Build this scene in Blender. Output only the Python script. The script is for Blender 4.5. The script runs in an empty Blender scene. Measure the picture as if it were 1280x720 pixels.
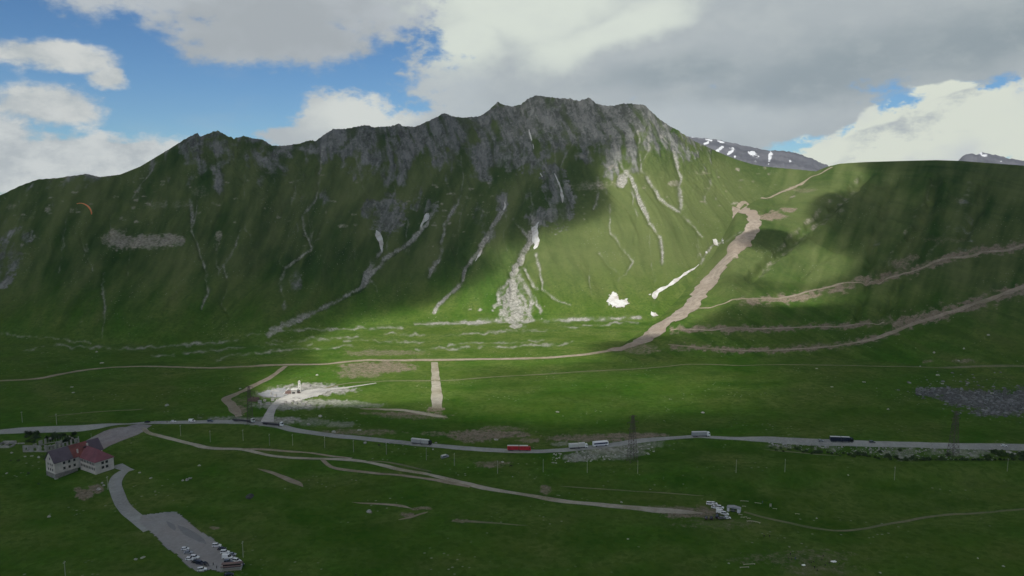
import bpy, math, random
import numpy as np
R = math.radians
scene = bpy.context.scene
COL = scene.collection
rnd = random.Random(7)

# ------------------------------------------------------------------ camera
ZC = 196.0                      # drone height above the valley floor
FPX = 960.0                     # focal length in photo pixels (1280 wide)
PITCH = math.atan(130.0 / FPX)  # looking slightly down
cam_d = bpy.data.cameras.new('camera')
cam = bpy.data.objects.new('camera', cam_d); COL.objects.link(cam)
cam_d.sensor_width = 36.0; cam_d.lens = 36.0 * FPX / 1280.0
cam_d.clip_start = 1.0; cam_d.clip_end = 60000.0
cam.location = (0, 0, ZC); cam.rotation_euler = (math.pi / 2 - PITCH, 0, 0)
scene.camera = cam
scene.view_settings.view_transform = 'Standard'
scene.view_settings.look = 'None'
scene.view_settings.gamma = 1.0
scene.view_settings.use_curve_mapping = False
scene.view_settings.exposure = EXPOSURE = 0.0
scene.cycles.max_bounces = 6
scene.cycles.diffuse_bounces = 2
scene.cycles.volume_bounces = 2
scene.cycles.transparent_max_bounces = 8
scene.cycles.use_denoising = True
scene.cycles.sample_clamp_indirect = 3.0

CP, SP = math.cos(PITCH), math.sin(PITCH)
def proj(X, Y, Z):
    dz = Z - ZC
    dep = Y * CP - dz * SP
    dep = np.where(dep < 1e-3, 1e-3, dep) if isinstance(dep, np.ndarray) else max(dep, 1e-3)
    return 640 + FPX * X / dep, 360 - FPX * (Y * SP + dz * CP) / dep
def ray(px, py):
    a = (px - 640) / FPX; b = (360 - py) / FPX
    return a, CP + b * SP, -SP + b * CP           # x, y, z of the direction

# ------------------------------------------------------------------ sun and sky
SUN_EL, SUN_AZ = R(52), R(200)       # azimuth from +Y towards +X : behind the camera, to the left
sun_dir = np.array([math.sin(SUN_AZ) * math.cos(SUN_EL), math.cos(SUN_AZ) * math.cos(SUN_EL), math.sin(SUN_EL)])
sl = bpy.data.lights.new('sun', 'SUN'); sl.energy = 5.0; sl.angle = R(0.53); sl.color = (1.0, 0.95, 0.86)
so = bpy.data.objects.new('sun', sl); COL.objects.link(so)
from mathutils import Vector
so.rotation_euler = Vector(sun_dir).to_track_quat('Z', 'Y').to_euler()

world = bpy.data.worlds.new('World'); scene.world = world; world.use_nodes = True
nt = world.node_tree; nt.nodes.clear()
class NB:
    """small node helper"""
    def __init__(s, tree): s.t = tree
    def n(s, typ, **kw):
        nd = s.t.nodes.new(typ)
        for k, v in kw.items(): setattr(nd, k, v)
        return nd
    def plug(s, sock, v):
        if isinstance(v, bpy.types.NodeSocket): s.t.links.new(v, sock)
        else: sock.default_value = v
    def m(s, op, a, b=None, c=None, clamp=False):
        nd = s.n('ShaderNodeMath', operation=op, use_clamp=clamp)
        s.plug(nd.inputs[0], a)
        if b is not None: s.plug(nd.inputs[1], b)
        if c is not None: s.plug(nd.inputs[2], c)
        return nd.outputs[0]
    def ss(s, v, lo, hi, a=0.0, b=1.0):
        nd = s.n('ShaderNodeMapRange', interpolation_type='SMOOTHSTEP')
        s.plug(nd.inputs[0], v); nd.inputs[1].default_value = lo; nd.inputs[2].default_value = hi
        nd.inputs[3].default_value = a; nd.inputs[4].default_value = b
        return nd.outputs[0]
    def lin(s, v, lo, hi, a=0.0, b=1.0):
        nd = s.n('ShaderNodeMapRange')
        s.plug(nd.inputs[0], v); nd.inputs[1].default_value = lo; nd.inputs[2].default_value = hi
        nd.inputs[3].default_value = a; nd.inputs[4].default_value = b
        return nd.outputs[0]
    def mix(s, f, a, b, blend='MIX'):
        nd = s.n('ShaderNodeMix', data_type='RGBA', blend_type=blend)
        s.plug(nd.inputs[0], f)
        for sock, v in ((nd.inputs[6], a), (nd.inputs[7], b)):
            if isinstance(v, bpy.types.NodeSocket): s.t.links.new(v, sock)
            else: sock.default_value = (v[0], v[1], v[2], 1)
        return nd.outputs[2]
    def noise(s, vec, scale, detail=4, rough=0.5, dist=0.0, lac=2.0, col=False):
        nd = s.n('ShaderNodeTexNoise')
        s.plug(nd.inputs['Vector'], vec)
        nd.inputs['Scale'].default_value = scale; nd.inputs['Detail'].default_value = detail
        nd.inputs['Roughness'].default_value = rough; nd.inputs['Distortion'].default_value = dist
        nd.inputs['Lacunarity'].default_value = lac
        return nd.outputs['Color' if col else 'Fac']
    def comb(s, x, y, z):
        nd = s.n('ShaderNodeCombineXYZ')
        for i, v in enumerate((x, y, z)): s.plug(nd.inputs[i], v)
        return nd.outputs[0]
W = NB(nt)
geo = W.n('ShaderNodeTexCoord')
sep = W.n('ShaderNodeSeparateXYZ'); nt.links.new(geo.outputs['Generated'], sep.inputs[0])
dx, dy, dz = sep.outputs
SKY = W.n('ShaderNodeTexSky', sky_type='NISHITA')
SKY.sun_disc = False; SKY.sun_elevation = SUN_EL; SKY.sun_rotation = SUN_AZ; SKY.altitude = 2000
SKY.air_density = 1.0; SKY.dust_density = 0.4; SKY.ozone_density = 1.0
SKY_STR = 0.1
u = W.m('ARCTAN2', dx, dy); v = W.m('ARCSINE', dz)
# billowing : warp the direction by noise before the cloud masses are laid out
base = W.comb(u, W.m('MULTIPLY', v, 1.7), 0.0)
w1 = W.noise(base, 5.0, 5, 0.55); w2 = W.noise(W.comb(u, W.m('MULTIPLY', v, 1.7), 7.3), 5.0, 5, 0.55)
uw = W.m('ADD', u, W.m('MULTIPLY', W.m('SUBTRACT', w1, 0.5), 0.11))
vw = W.m('ADD', v, W.m('MULTIPLY', W.m('SUBTRACT', w2, 0.5), 0.075))
det = W.noise(base, 17.0, 8, 0.66); det2 = W.noise(W.comb(u, W.m('MULTIPLY', v, 1.5), 3.1), 6.0, 6, 0.55)
streak = W.noise(W.comb(u, W.m('MULTIPLY', v, 3.2), 1.3), 4.5, 5, 0.5)
def uv_of(px, py):
    a, b, c = ray(px, py); L = math.sqrt(a * a + b * b + c * c)
    return math.atan2(a, b), math.asin(c / L)
def blob(px, py, rx, ry, rot=0.0):
    """1 at the middle of a cloud mass, 0 on its rim, negative outside"""
    cu, cv = uv_of(px, py)
    k = 1.0 / FPX * (math.cos(cu) ** 2 * .5 + .5)
    a, b = rx * k, ry * k
    c, s_ = math.cos(rot), math.sin(rot)
    du = W.m('SUBTRACT', uw, cu); dv = W.m('SUBTRACT', vw, cv)
    p = W.m('ADD', W.m('MULTIPLY', du, c / a), W.m('MULTIPLY', dv, s_ / a))
    q = W.m('ADD', W.m('MULTIPLY', du, -s_ / b), W.m('MULTIPLY', dv, c / b))
    return W.m('SUBTRACT', 1.0, W.m('SQRT', W.m('ADD', W.m('MULTIPLY', p, p), W.m('MULTIPLY', q, q))))
def union(*bs):
    r = bs[0]
    for b_ in bs[1:]: r = W.m('SMOOTH_MAX', r, b_, 0.18)
    return r
fin = W.noise(base, 48.0, 5, 0.6)
noi = W.m('ADD', W.m('MULTIPLY', W.m('SUBTRACT', det, 0.5), 1.45), W.m('MULTIPLY', W.m('SUBTRACT', fin, 0.5), 0.45))
def dens(*bs, lo=-0.03, hi=0.22): return W.ss(W.m('ADD', union(*bs), noi), lo, hi)
cu_l = dens(blob(55, 72, 85, 22), blob(40, 135, 85, 32), blob(120, 95, 30, 18), hi=.5)
cu_l2 = dens(blob(80, 205, 190, 42, .08), blob(150, 190, 110, 22, .05), blob(-80, 190, 150, 60), hi=.35)
cu_m = dens(blob(435, 152, 80, 42, .25), blob(395, 172, 60, 22), blob(540, 165, 110, 40), hi=.3)
cu_r = dens(blob(1200, 165, 200, 62, .15), blob(1080, 190, 95, 32, .2), blob(1400, 150, 200, 80), hi=.16)
cu_t = dens(blob(330, 5, 260, 45), blob(340, 45, 130, 42), blob(470, -30, 260, 70), lo=-.08, hi=.4)
grey = dens(blob(820, 20, 330, 130), blob(700, 100, 200, 80), blob(1100, 35, 300, 85, .3), blob(900, 150, 220, 60), blob(620, 40, 95, 70), blob(1330, -10, 300, 95, .3), lo=-.05, hi=.3)
gap = W.ss(W.m('ADD', union(blob(1015, 184, 52, 20, .1), blob(1080, 148, 60, 13, .5), blob(1160, 118, 60, 9, .25)), W.m('MULTIPLY', noi, .8)), -.1, .3)
ng = W.m('SUBTRACT', 1.0, gap)
grey = W.m('MULTIPLY', grey, ng);
# the part of the sky behind and beside the picture : broken cloud
gen = W.ss(W.noise(W.comb(dx, dy, W.m('MULTIPLY', dz, 2.0)), 2.2, 7, 0.55), 0.42, 0.60)
outside = W.m('MAXIMUM', W.ss(v, 0.30, 0.50), W.ss(W.m('ABSOLUTE', u), 0.72, 0.95))
sky_col = W.n('ShaderNodeHueSaturation'); nt.links.new(SKY.outputs[0], sky_col.inputs['Color'])
sky_col.inputs['Saturation'].default_value = 1.08; sky_col.inputs['Value'].default_value = 1.0
k = 1.0 / SKY_STR
def C(r, g, b): return (r * k, g * k, b * k)
c = W.mix(1.0, sky_col.outputs[0], (.46, .68, .86), 'MULTIPLY')
thin = W.ss(W.noise(W.comb(u, W.m('MULTIPLY', v, 3.0), 9.0), 7.0, 6, 0.6), 0.55, 0.9, 0, 0.22)
c = W.mix(thin, c, C(.50, .55, .58))
lit_w = W.ss(det2, 0.35, 0.68)
def lay(c, mask, dark, bright, f): return W.mix(mask, c, W.mix(f, C(*dark), C(*bright)))
c = lay(c, cu_l, (.48, .52, .53), (.66, .68, .66), W.ss(det, .35, .65))
c = lay(c, cu_l2, (.47, .51, .53), (.66, .69, .68), W.ss(det, .35, .62))
c = lay(c, cu_m, (.46, .50, .52), (.70, .73, .69), W.ss(W.m('ADD', det2, W.m('MULTIPLY', union(blob(450, 140, 60, 40)), .25)), .35, .7))
c = lay(c, cu_t, (.39, .425, .45), (.50, .54, .57), W.ss(det2, .38, .64))
c = lay(c, cu_r, (.62, .66, .66), (.76, .80, .69), W.ss(det2, .3, .5))
# grey stratus : dark belly to the right, bright gap at the top left of it, lighter rim
gb = W.m('ADD', W.m('ADD', W.m('MULTIPLY', W.m('SUBTRACT', streak, 0.5), 0.8), W.m('MULTIPLY', W.m('SUBTRACT', det, 0.5), 0.35)), W.m('MULTIPLY', W.m('SUBTRACT', det2, 0.5), 0.35))
bright = W.ss(W.m('ADD', union(blob(650, 5, 150, 62), blob(760, 45, 120, 34, .35), blob(585, 60, 60, 40)), W.m('ADD', W.m('MULTIPLY', W.m('SUBTRACT', det2, .5), 1.3), W.m('MULTIPLY', W.m('SUBTRACT', det, .5), .5))), -.1, .7)
belly = W.ss(W.m('ADD', union(blob(1040, 85, 240, 42, .2), blob(1230, 45, 160, 45, .3), blob(850, 95, 130, 22, .1)), gb), -.35, .9)
rim = W.ss(W.m('ADD', union(blob(870, 150, 190, 30, .05), blob(560, 110, 80, 60)), W.m('MULTIPLY', gb, .5)), 0, .8)
gcol = W.mix(belly, C(.43, .475, .495), C(.30, .355, .385))
gcol = W.mix(W.m('MULTIPLY', rim, .8), gcol, C(.50, .55, .57))
gcol = W.mix(bright, gcol, C(.70, .755, .68))
gcol = W.mix(W.ss(det, .42, .68, 0, .22), gcol, C(.60, .64, .62))
c = W.mix(grey, c, gcol)
c = W.mix(W.m('MULTIPLY', outside, gen), c, C(.44, .47, .49))
# below the horizon : dull green-grey ground light
c = W.mix(W.ss(v, -0.12, -0.02), C(.03, .045, .02), c)
bg = W.n('ShaderNodeBackground'); nt.links.new(c, bg.inputs['Color']); bg.inputs['Strength'].default_value = SKY_STR
wo = W.n('ShaderNodeOutputWorld'); nt.links.new(bg.outputs[0], wo.inputs['Surface'])
world.cycles.sampling_method = 'MANUAL'; world.cycles.sample_map_resolution = 512
# ------------------------------------------------------------------ numpy noise
_rs = np.random.RandomState(11)
_perm = np.concatenate([_rs.permutation(512)] * 3).astype(np.int32)
_ang = _rs.rand(512) * 2 * np.pi
_gx = np.cos(_ang).astype(np.float32); _gy = np.sin(_ang).astype(np.float32)
def perlin(x, y):
    x = np.asarray(x, np.float32); y = np.asarray(y, np.float32)
    xi = np.floor(x).astype(np.int32); yi = np.floor(y).astype(np.int32)
    xf = x - xi; yf = y - yi
    xi &= 511; yi &= 511
    def g(ix, iy, fx, fy):
        h = _perm[(_perm[ix & 511] + (iy & 511)) % 1536] & 511
        return _gx[h] * fx + _gy[h] * fy
    a = xf * xf * xf * (xf * (xf * 6 - 15) + 10); b = yf * yf * yf * (yf * (yf * 6 - 15) + 10)
    n0 = g(xi, yi, xf, yf); n1 = g(xi + 1, yi, xf - 1, yf)
    n2 = g(xi, yi + 1, xf, yf - 1); n3 = g(xi + 1, yi + 1, xf - 1, yf - 1)
    return (n0 + a * (n1 - n0)) * (1 - b) + (n2 + a * (n3 - n2)) * b
def fbm(x, y, o=4, gain=0.5):
    r = 0; a = 1.0
    for i in range(o):
        r = r + a * perlin(x * 2 ** i + 17.3 * i, y * 2 ** i + 5.1 * i); a *= gain
    return r
def ridged(x, y, o=4, gain=0.5):
    r = 0; a = 1.0; t = 0
    for i in range(o):
        r = r + a * (1 - 2.2 * np.abs(perlin(x * 2 ** i + 31.7 * i, y * 2 ** i + 9.4 * i))); t += a; a *= gain
    return r / t
def sstep(a, b, x):
    t = np.clip((x - a) / (b - a), 0, 1); return t * t * (3 - 2 * t)

# ------------------------------------------------------------------ terrain
# skylines as read off the photograph (pixel positions), turned into real ridge lines
SKYL = [(-300,300),(-120,262),(0,244),(25,232),(47,224),(75,222),(85,220),(95,219),(108,217),(125,221),(150,218),(175,208),(195,196),(215,184),(232,173),
 (247,166),(250,171),(262,166),(272,163),(285,170),(292,173),(305,170),(318,173),(328,174),(340,182),(355,182),(372,180),(388,175),(395,176),(405,168),
 (417,161),(432,161),(447,158),(457,156),(468,159),(480,158),(492,157),(498,154),(505,158),(520,158),(540,149),(555,141),(565,145),(578,147),(590,146),
 (600,145),(612,137),(622,127),(630,131),(640,133),(652,130),(660,123),(670,119),(685,121),(700,123),(712,123),(722,126),(733,123),(737,122),(745,129),
 (755,132),(768,132),(780,129),(795,130),(805,131),(815,140),(825,149),(838,158),(845,161),(855,168),(868,176),(885,184),(900,191),(920,199),(940,205),
 (955,208),(1000,212),(1040,216),(1100,235),(1280,260),(1600,300)]
MOUNT_Y = [(-300,1250),(0,1270),(120,1300),(250,1420),(400,1480),(560,1580),(640,1660),(670,1680),(800,1640),(860,1650),(950,1720),(1040,1740),(1280,1800),(1600,1800)]
FOOT = [(-300,436),(0,432),(350,430),(420,410),(520,402),(800,402),(900,400),(1600,400)]
HILLL = [(740,470),(758,450),(774,434),(802,414),(826,396),(850,371),(870,347),(891,320),(907,290),(920,266),(943,251),(965,241),(990,229),(1015,216),(1035,208),(1050,204.5),(1080,202.5),(1130,201),(1170,200),
 (1200,201),(1240,204),(1280,207),(1400,212),(1600,230)]
HILL_Y = [(740,860),(790,940),(840,1040),(890,1190),(930,1340),(990,1520),(1040,1600),(1150,1500),(1280,1400),(1600,1300)]
HFOOT = [(740,470),(790,450),(900,446),(1040,446),(1150,456),(1280,474),(1600,490)]
def line_se(pts):
    s, e = [], []
    for px, py in pts:
        a, b, c_ = ray(px, py); s.append(a / b); e.append(c_ / b)
    return np.array(s), np.array(e)
def col_s(px, py=300):
    a, b, _ = ray(px, py); return a / b
sx = np.concatenate([np.linspace(-1.7, -0.80, 40, endpoint=False), np.linspace(-0.80, 0.80, 1400), np.linspace(0.80, 1.7, 41)[1:]])
rows = [-900, -500, -200, 20]
y_ = 60.0
while y_ < 2050:
    rows.append(y_)
    y_ += (12.0 if y_ < 340 else min(1.1 * y_ * y_ / 188100, 2.2))
while y_ < 3600:
    rows.append(y_); y_ += 40
yr = np.array(rows)
NS, NY = len(sx), len(yr)
S, Yg = np.meshgrid(sx, yr)
S = S.astype(np.float64)
# behind / below the camera the sheet spreads in parallel strips instead of a fan
Xg = S * np.maximum(Yg, 60) + np.sign(S) * (np.abs(S) > 0.8) * (np.abs(S) - 0.8) * 900
def crest(pts, ydist, sarr):
    s_, e_ = line_se(pts)
    ys = np.interp(sarr, [col_s(p[0], 200) for p in ydist], [p[1] for p in ydist])
    return np.interp(sarr, s_, e_), ys
def foot(pts, sarr):
    s_, e_ = line_se(pts)
    e = np.interp(sarr, s_, e_)
    return -ZC / e
Seff = Xg / np.maximum(Yg, 60.0)
# plain
plain = 3.2 * fbm(Xg / 260, Yg / 210, 3) + 0.9 * fbm(Xg / 60, Yg / 75, 3) + 0.15 * fbm(Xg / 9, Yg / 9, 3)
plain -= 5.0 * np.exp(-((Xg - 230 - (Yg - 440) * .5) / 70) ** 2 - ((Yg - 455) / 38) ** 2)       # hollow right of the meadow
plain += 4.5 * sstep(478, 500, Yg - 0.02 * Xg) * sstep(40, 160, Xg) * (1 - sstep(505, 560, Yg)) # terrace edge at right
plain -= 3.6 * np.exp(-((Xg + 322) / 34) ** 2 - ((Yg - 502) / 22) ** 2)                          # ground falls away below the hotel gable
plain += 6.0 * np.exp(-((Xg + 345) / 60) ** 2 - ((Yg - 592) / 14) ** 2)                          # bank behind the ruin
# road bench
ROAD = [(-160,548),(0,540),(60,537),(120,533),(180,529),(250,527.5),(300,528),(345,532),(370,538),(420,545),(480,551),(540,557),(600,562),(640,564),(700,563),(760,557),(800,551),(850,547),(880,546),
 (940,548),(1000,551),(1060,553),(1130,555),(1200,557),(1280,559),(1440,562)]
_rs_, _re_ = line_se(ROAD)
Yroad = -ZC / np.interp(Seff, _rs_, _re_)
rd = Yg - Yroad
lift = 3.2 * sstep(0.27, 0.36, Seff) * (1 - sstep(.70, .8, Seff)) + 1.2 * sstep(.02, .1, Seff) + .4
plain += lift * sstep(-15, -5, rd) * (1 - sstep(6, 70, rd))
calm = 1 - np.exp(-(rd / 16) ** 2)
flat_ = 3.2 * fbm(Xg / 260, Yg / 210, 3)
# mountain
em, ym = crest(SKYL, MOUNT_Y, sx); yf = foot(FOOT, sx)
ym = np.convolve(np.pad(ym, 40, 'edge'), np.hanning(81) / np.hanning(81).sum(), 'valid'); yf = np.convolve(np.pad(yf, 40, 'edge'), np.hanning(81) / np.hanning(81).sum(), 'valid')
crag = sstep(col_s(180), col_s(260), sx) * (1 - sstep(col_s(860), col_s(930), sx))
zm = ZC + em * ym + crag * (2.2 * fbm(sx * 260, sx * 0 + 3, 4, .6))
T = (Yg - yf[None, :]) / (ym - yf)[None, :]
Tc = np.clip(T, 0, 1)
profm = 0.86 * Tc ** 1.12 + 0.14 * Tc ** 3
_kk = np.hanning(91); _kk /= _kk.sum(); zms = np.convolve(np.pad(zm, 45, 'edge'), _kk, 'valid')
M = (zms[None, :] + (zm - zms)[None, :] * sstep(.72, 1.0, Tc)) * profm
back = np.maximum(Yg - ym[None, :], 0)
M = np.where(T > 1, zm[None, :] - 0.65 * back, M)
# ribs and gullies running down the slope
ins = np.clip(Tc * 1.0, 0, 1)
wx = Xg + 60 * fbm(Xg / 300, Yg / 300, 2) + (Yg - 1300) * 0.10
rib1 = ridged(wx / 155, Yg / 900 + 3, 3, .45)
rib2 = ridged(wx / 52 + 9, Yg / 420, 3, .5)
rib3 = fbm(wx / 17, Yg / 60, 3, .55)
env = np.sin(np.pi * np.clip(Tc, 0, 1) ** 0.8) ** 0.8 * (T > 0) * (T < 1)
right = sstep(col_s(700), col_s(900), sx)[None, :]
envc = env * (0.3 + 0.7 * sstep(.25, .75, Tc))
M = M + env * (1 - .5 * right) * 30 * (rib1 - .35) + envc * (1 - .5 * right) * 8.5 * (rib2 - .3) + envc * 3.0 * rib3 * (1 - .6 * right) + envc * 4.0 * (ridged(wx / 27 + 4, Yg / 190, 3, .55) - .3) * (1 - .5 * right)
# crags near the crest
cr = np.clip(sstep(.5, .9, Tc) * (T < 1), 0, 1) * crag[None, :]
crw = cr * (1 - sstep(.965, 1.0, Tc) * .85)
M = M + crw * (7.5 * ridged(wx / 30, Yg / 60, 5, .6) + 3.2 * ridged(Xg / 9 + Yg / 25, Yg / 14, 4, .6) + 1.6 * fbm(Xg / 4, Yg / 5, 3, .6)) - crw * 5
strk = (.75 * fbm(wx / 15, Yg / 110, 4, .6) + .5 * fbm(wx / 45, Yg / 70, 4, .6)) * (T > 0) * sstep(0, .15, Tc)
# right hand hill
def smooth1(a, n):
    k_ = np.hanning(n); k_ /= k_.sum(); return np.convolve(np.pad(a, n // 2, 'edge'), k_, 'valid')[:len(a)]
eh, yh = crest(HILLL, HILL_Y, sx); yhf = smooth1(foot(HFOOT, sx), 81); yh = smooth1(yh, 121); eh = smooth1(eh, 13)
zh = ZC + eh * yh
Th = (Yg - yhf[None, :]) / (yh - yhf)[None, :]
Thc = np.clip(Th, 0, 1)
Hh = zh[None, :] * (0.55 * Thc + 0.45 * np.sin(Thc * np.pi / 2) ** 1.15)
Hh = np.where(Th > 1, zh[None, :] - .33 * np.maximum(Yg - yh[None, :], 0) - .0006 * np.maximum(Yg - yh[None, :], 0) ** 2, Hh)
envh = np.sin(np.pi * Thc) * (Th > 0) * (Th < 1)
hx = Xg * .8 + Yg * .42
Hh = Hh + envh * (14 * fbm(hx / 190, Yg / 500, 3) + 8.0 * ridged(hx / 75, Yg / 340, 3, .45) - 3 + 1.2 * fbm(Xg / 30, Yg / 40, 3))
Hh = np.where((sx < col_s(742))[None, :], -99, Hh)
strk_h = fbm(hx / 20, (Yg * .8 - Xg * .42) / 120, 4, .6)
strk_p = fbm(Xg / 60, Yg / 30, 4, .6)
def smax(a, b, k_):
    h = np.clip(0.5 + 0.5 * (a - b) / k_, 0, 1)
    return b * (1 - h) + a * h + k_ * h * (1 - h) * .5
Pz = plain * (1 - sstep(0, .5, Tc) * 1.0)
Z = smax(Pz, M + Pz * 0, 3.0)
Z = np.where(T < 0, Pz, Z)
Z = np.maximum(Z, np.where(Th > 0, Hh + Pz * (1 - sstep(0, .2, Thc)), -99))
far = sstep(2300, 3500, Yg)
Z = np.maximum(Z, -80)
streak_f = np.where((Hh >= M) & (Th > 0), strk_h, np.where(T > .03, strk * .8, strk_p * .45))
region = np.where((Hh >= M) & (Th > 0), 2, np.where(T > 0, 1, 0))

# ------------------------------------------------------------------ survey maps : where scree, rock, bare soil lie
SC = 2; PADX = 40
CW, CH = (1280 + 2 * PADX) * SC, 760 * SC
gy, gx = np.mgrid[0:CH, 0:CW].astype(np.float32)
gx = gx / SC - PADX; gy = gy / SC
wpx = 2.6 * fbm(gx / 20, gy / 20, 4, .55); wpy = 2.0 * fbm(gx / 20 + 40, gy / 20, 4, .55)
brk3 = fbm(gx / 26 + 50, gy / 26, 3, .6)
brk = fbm(gx / 3.2, gy / 3.2, 2, .6); brk2 = fbm(gx / 9 + 7, gy / 5 + 3, 3, .6)
def canvas(): return np.zeros((CH, CW), np.float32)
def stroke(cv, pts, inten=1.0, soft=1.0, warp=1.0, ragged=.5):
    ragged = ragged * .7
    for (x0, y0, w0), (x1, y1, w1_) in zip(pts[:-1], pts[1:]):
        m = max(w0, w1_) * 1.6 + 7 + soft * 3
        ix0 = max(int((min(x0, x1) - m + PADX) * SC), 0); ix1 = min(int((max(x0, x1) + m + PADX) * SC) + 1, CW)
        iy0 = max(int((min(y0, y1) - m) * SC), 0); iy1 = min(int((max(y0, y1) + m) * SC) + 1, CH)
        if ix1 <= ix0 or iy1 <= iy0: continue
        sl_ = (slice(iy0, iy1), slice(ix0, ix1))
        X_ = gx[sl_] + wpx[sl_] * warp; Y_ = gy[sl_] + wpy[sl_] * warp
        ddx, ddy = x1 - x0, y1 - y0
        t = np.clip(((X_ - x0) * ddx + (Y_ - y0) * ddy) / (ddx * ddx + ddy * ddy + 1e-6), 0, 1)
        d = np.hypot(X_ - x0 - t * ddx, Y_ - y0 - t * ddy)
        hw = (w0 + (w1_ - w0) * t) / 2 * (.82 if (cv is scree) else 1) * (1 + ragged * brk2[sl_] * 1.2)
        a = inten * np.clip(.85 + .5 * brk2[sl_] + 1.1 * brk3[sl_], .15, 1.15) * (1 - sstep(-soft * .8, soft * 1.3, d - hw + ragged * brk[sl_] * .35))
        if (soft < 1.6 and inten > .3) or cv is soil:
            a = np.maximum(a, (.30 if cv is scree else .45) * inten * (.6 + 1.1 * np.clip(brk2[sl_] + .1, -.5, 1)) * (1 - sstep(0, 3.2 + hw * .7, d - hw)))
        cv[sl_] = np.maximum(cv[sl_], a)
def blobc(cv, x, y, rx, ry, inten=1.0, rot=0, soft=.35, ragged=.6):
    m = max(rx, ry) * 1.8 + 6
    ix0 = max(int((x - m + PADX) * SC), 0); ix1 = min(int((x + m + PADX) * SC), CW)
    iy0 = max(int((y - m) * SC), 0); iy1 = min(int((y + m) * SC), CH)
    if ix1 <= ix0 or iy1 <= iy0: return
    sl_ = (slice(iy0, iy1), slice(ix0, ix1))
    X_ = gx[sl_] + wpx[sl_] - x; Y_ = gy[sl_] + wpy[sl_] - y
    c_, s_ = math.cos(rot), math.sin(rot)
    d = np.hypot((X_ * c_ + Y_ * s_) / rx, (-X_ * s_ + Y_ * c_) / ry)
    a = inten * (1 - sstep(1 - soft, 1 + soft, d + ragged * (brk2[sl_] * .7 + brk[sl_] * .5)))
    cv[sl_] = np.maximum(cv[sl_], a)
def P(w, *xy):   # constant width polyline
    return [(x, y, w) for x, y in xy]
scree = canvas(); soil = canvas(); rockm = canvas(); pale = canvas(); dark = canvas(); dry = canvas()
G = scree; _q = random.Random(2)
stroke(G, [(668,272,6),(664,300,8),(655,315,8),(645,335,8),(640,350,10),(642,370,14),(646,385,18),(645,402,20)], 1.0, 1.2, 1, .9)
for a_ in (((652,322),(638,345),(626,362),(622,380)), ((648,345),(634,365),(630,385),(634,400)), ((650,350),(662,368),(664,385),(660,400)), ((645,370),(652,385),(655,402)), ((640,372),(626,392)), ((655,335),(662,350),(670,362))): stroke(G, P(3.5, *a_), .8, 2.5, 1.8, 1.0)
blobc(G, 643, 382, 17, 20, .3, 0, .8, 1.6)
for a_ in (((648,352),(630,372),(616,384)), ((646,360),(640,380),(628,398)), ((652,352),(668,372),(676,392)), ((650,365),(658,384),(664,400))): stroke(G, P(2.6, *a_), .75, 2.2, 2.2, 1.4)
for k_ in range(40): blobc(G, 644 + 22 * _q.gauss(0, .7), 388 + 12 * _q.gauss(0, .7), _q.uniform(.8, 3), _q.uniform(.6, 1.4), .8, 0, .4, .8)
stroke(G, P(3,(642,274),(652,287),(660,297)), .6)
stroke(G, [(632,250,2),(628,262,4),(620,275,5),(608,297,6),(598,315,6),(586,330,5),(580,343,5),(577,355,3),(562,368,2),(549,379,4),(544,391,5)], .85)
stroke(G, [(573,250,2),(568,260,3),(556,280,4),(553,300,4.5),(550,320,4.5),(540,338,5),(534,348,4)], .75)
stroke(G, [(541,265,4),(532,282,4),(510,305,4.5),(480,325,5),(463,343,5),(455,358,4),(430,372,3.2),(400,386,3),(372,402,5)], .95)
stroke(G, [(478,312,3),(465,330,7),(457,345,7),(452,358,4)], .8)
stroke(G, [(400,386,3),(378,396,7),(352,408,10),(335,418,7)], .55, 2, 1, 1.3)
stroke(G, P(2.2,(404,185),(400,210),(398,235),(397,248),(390,256),(378,271),(380,285),(386,300),(389,312)), .6)
stroke(G, P(3.2,(389,312),(370,325),(357,335),(352,350),(352,368),(356,384)), .6)
stroke(G, P(1.6,(352,318),(349,327),(357,335)), .5)
stroke(G, [(237,248,3),(240,262,5),(240,285,3),(248,310,2),(257,340,2.4),(260,362,3),(253,385,2)], .55)
stroke(G, P(2,(247,246),(246,262),(241,285)), .5)
stroke(G, P(2,(303,282),(295,305),(280,333),(285,355),(277,380),(288,396)), .42)
stroke(G, P(1.6,(196,203),(181,224),(165,249)), .45)
stroke(G, [(131,343,5),(127,357,4),(130,375,2),(130,405,2),(127,425,2)], .42)
stroke(G, [(787,212,4),(780,222,12),(776,228,14)], .75, 2)
stroke(G, [(783,214,5),(793,235,5),(803,260,4),(812,278,3.6),(825,296,3),(828,312,2.4),(827,330,2)], .95)
stroke(G, P(2,(789,235),(791,255),(797,270)), .5)
stroke(G, [(797,165,4),(799,185,3),(802,212,3),(813,228,4),(823,245,3.5),(835,257,3),(850,266,2.4),(862,278,2.2),(877,296,1.5)], .8)
stroke(G, P(2,(812,172),(812,186),(803,205)), .45)
stroke(G, [(826,168,2),(840,186,2),(845,200,3),(850,222,4),(850,245,5),(852,262,5),(860,274,4),(870,288,2)], .6)
stroke(G, P(2.6,(747,222),(748,240),(742,262)), .5); stroke(G, P(2,(763,255),(761,272),(763,290)), .45)
stroke(G, P(2.2,(763,290),(777,308),(790,328),(784,342),(775,347),(768,358)), .5)
stroke(G, P(1.8,(748,317),(765,335),(774,342)), .45)
stroke(G, P(2,(652,135),(656,150),(661,170),(669,190),(680,207),(690,220),(697,235),(703,252)), .5)
stroke(G, P(2,(722,170),(708,192),(697,214),(699,235)), .4); stroke(G, P(2,(690,165),(694,195),(697,215)), .35)
stroke(G, P(3,(768,178),(775,203),(782,216)), .5)
stroke(G, P(1.8,(575,195),(580,215),(577,240),(573,252)), .4)
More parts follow.
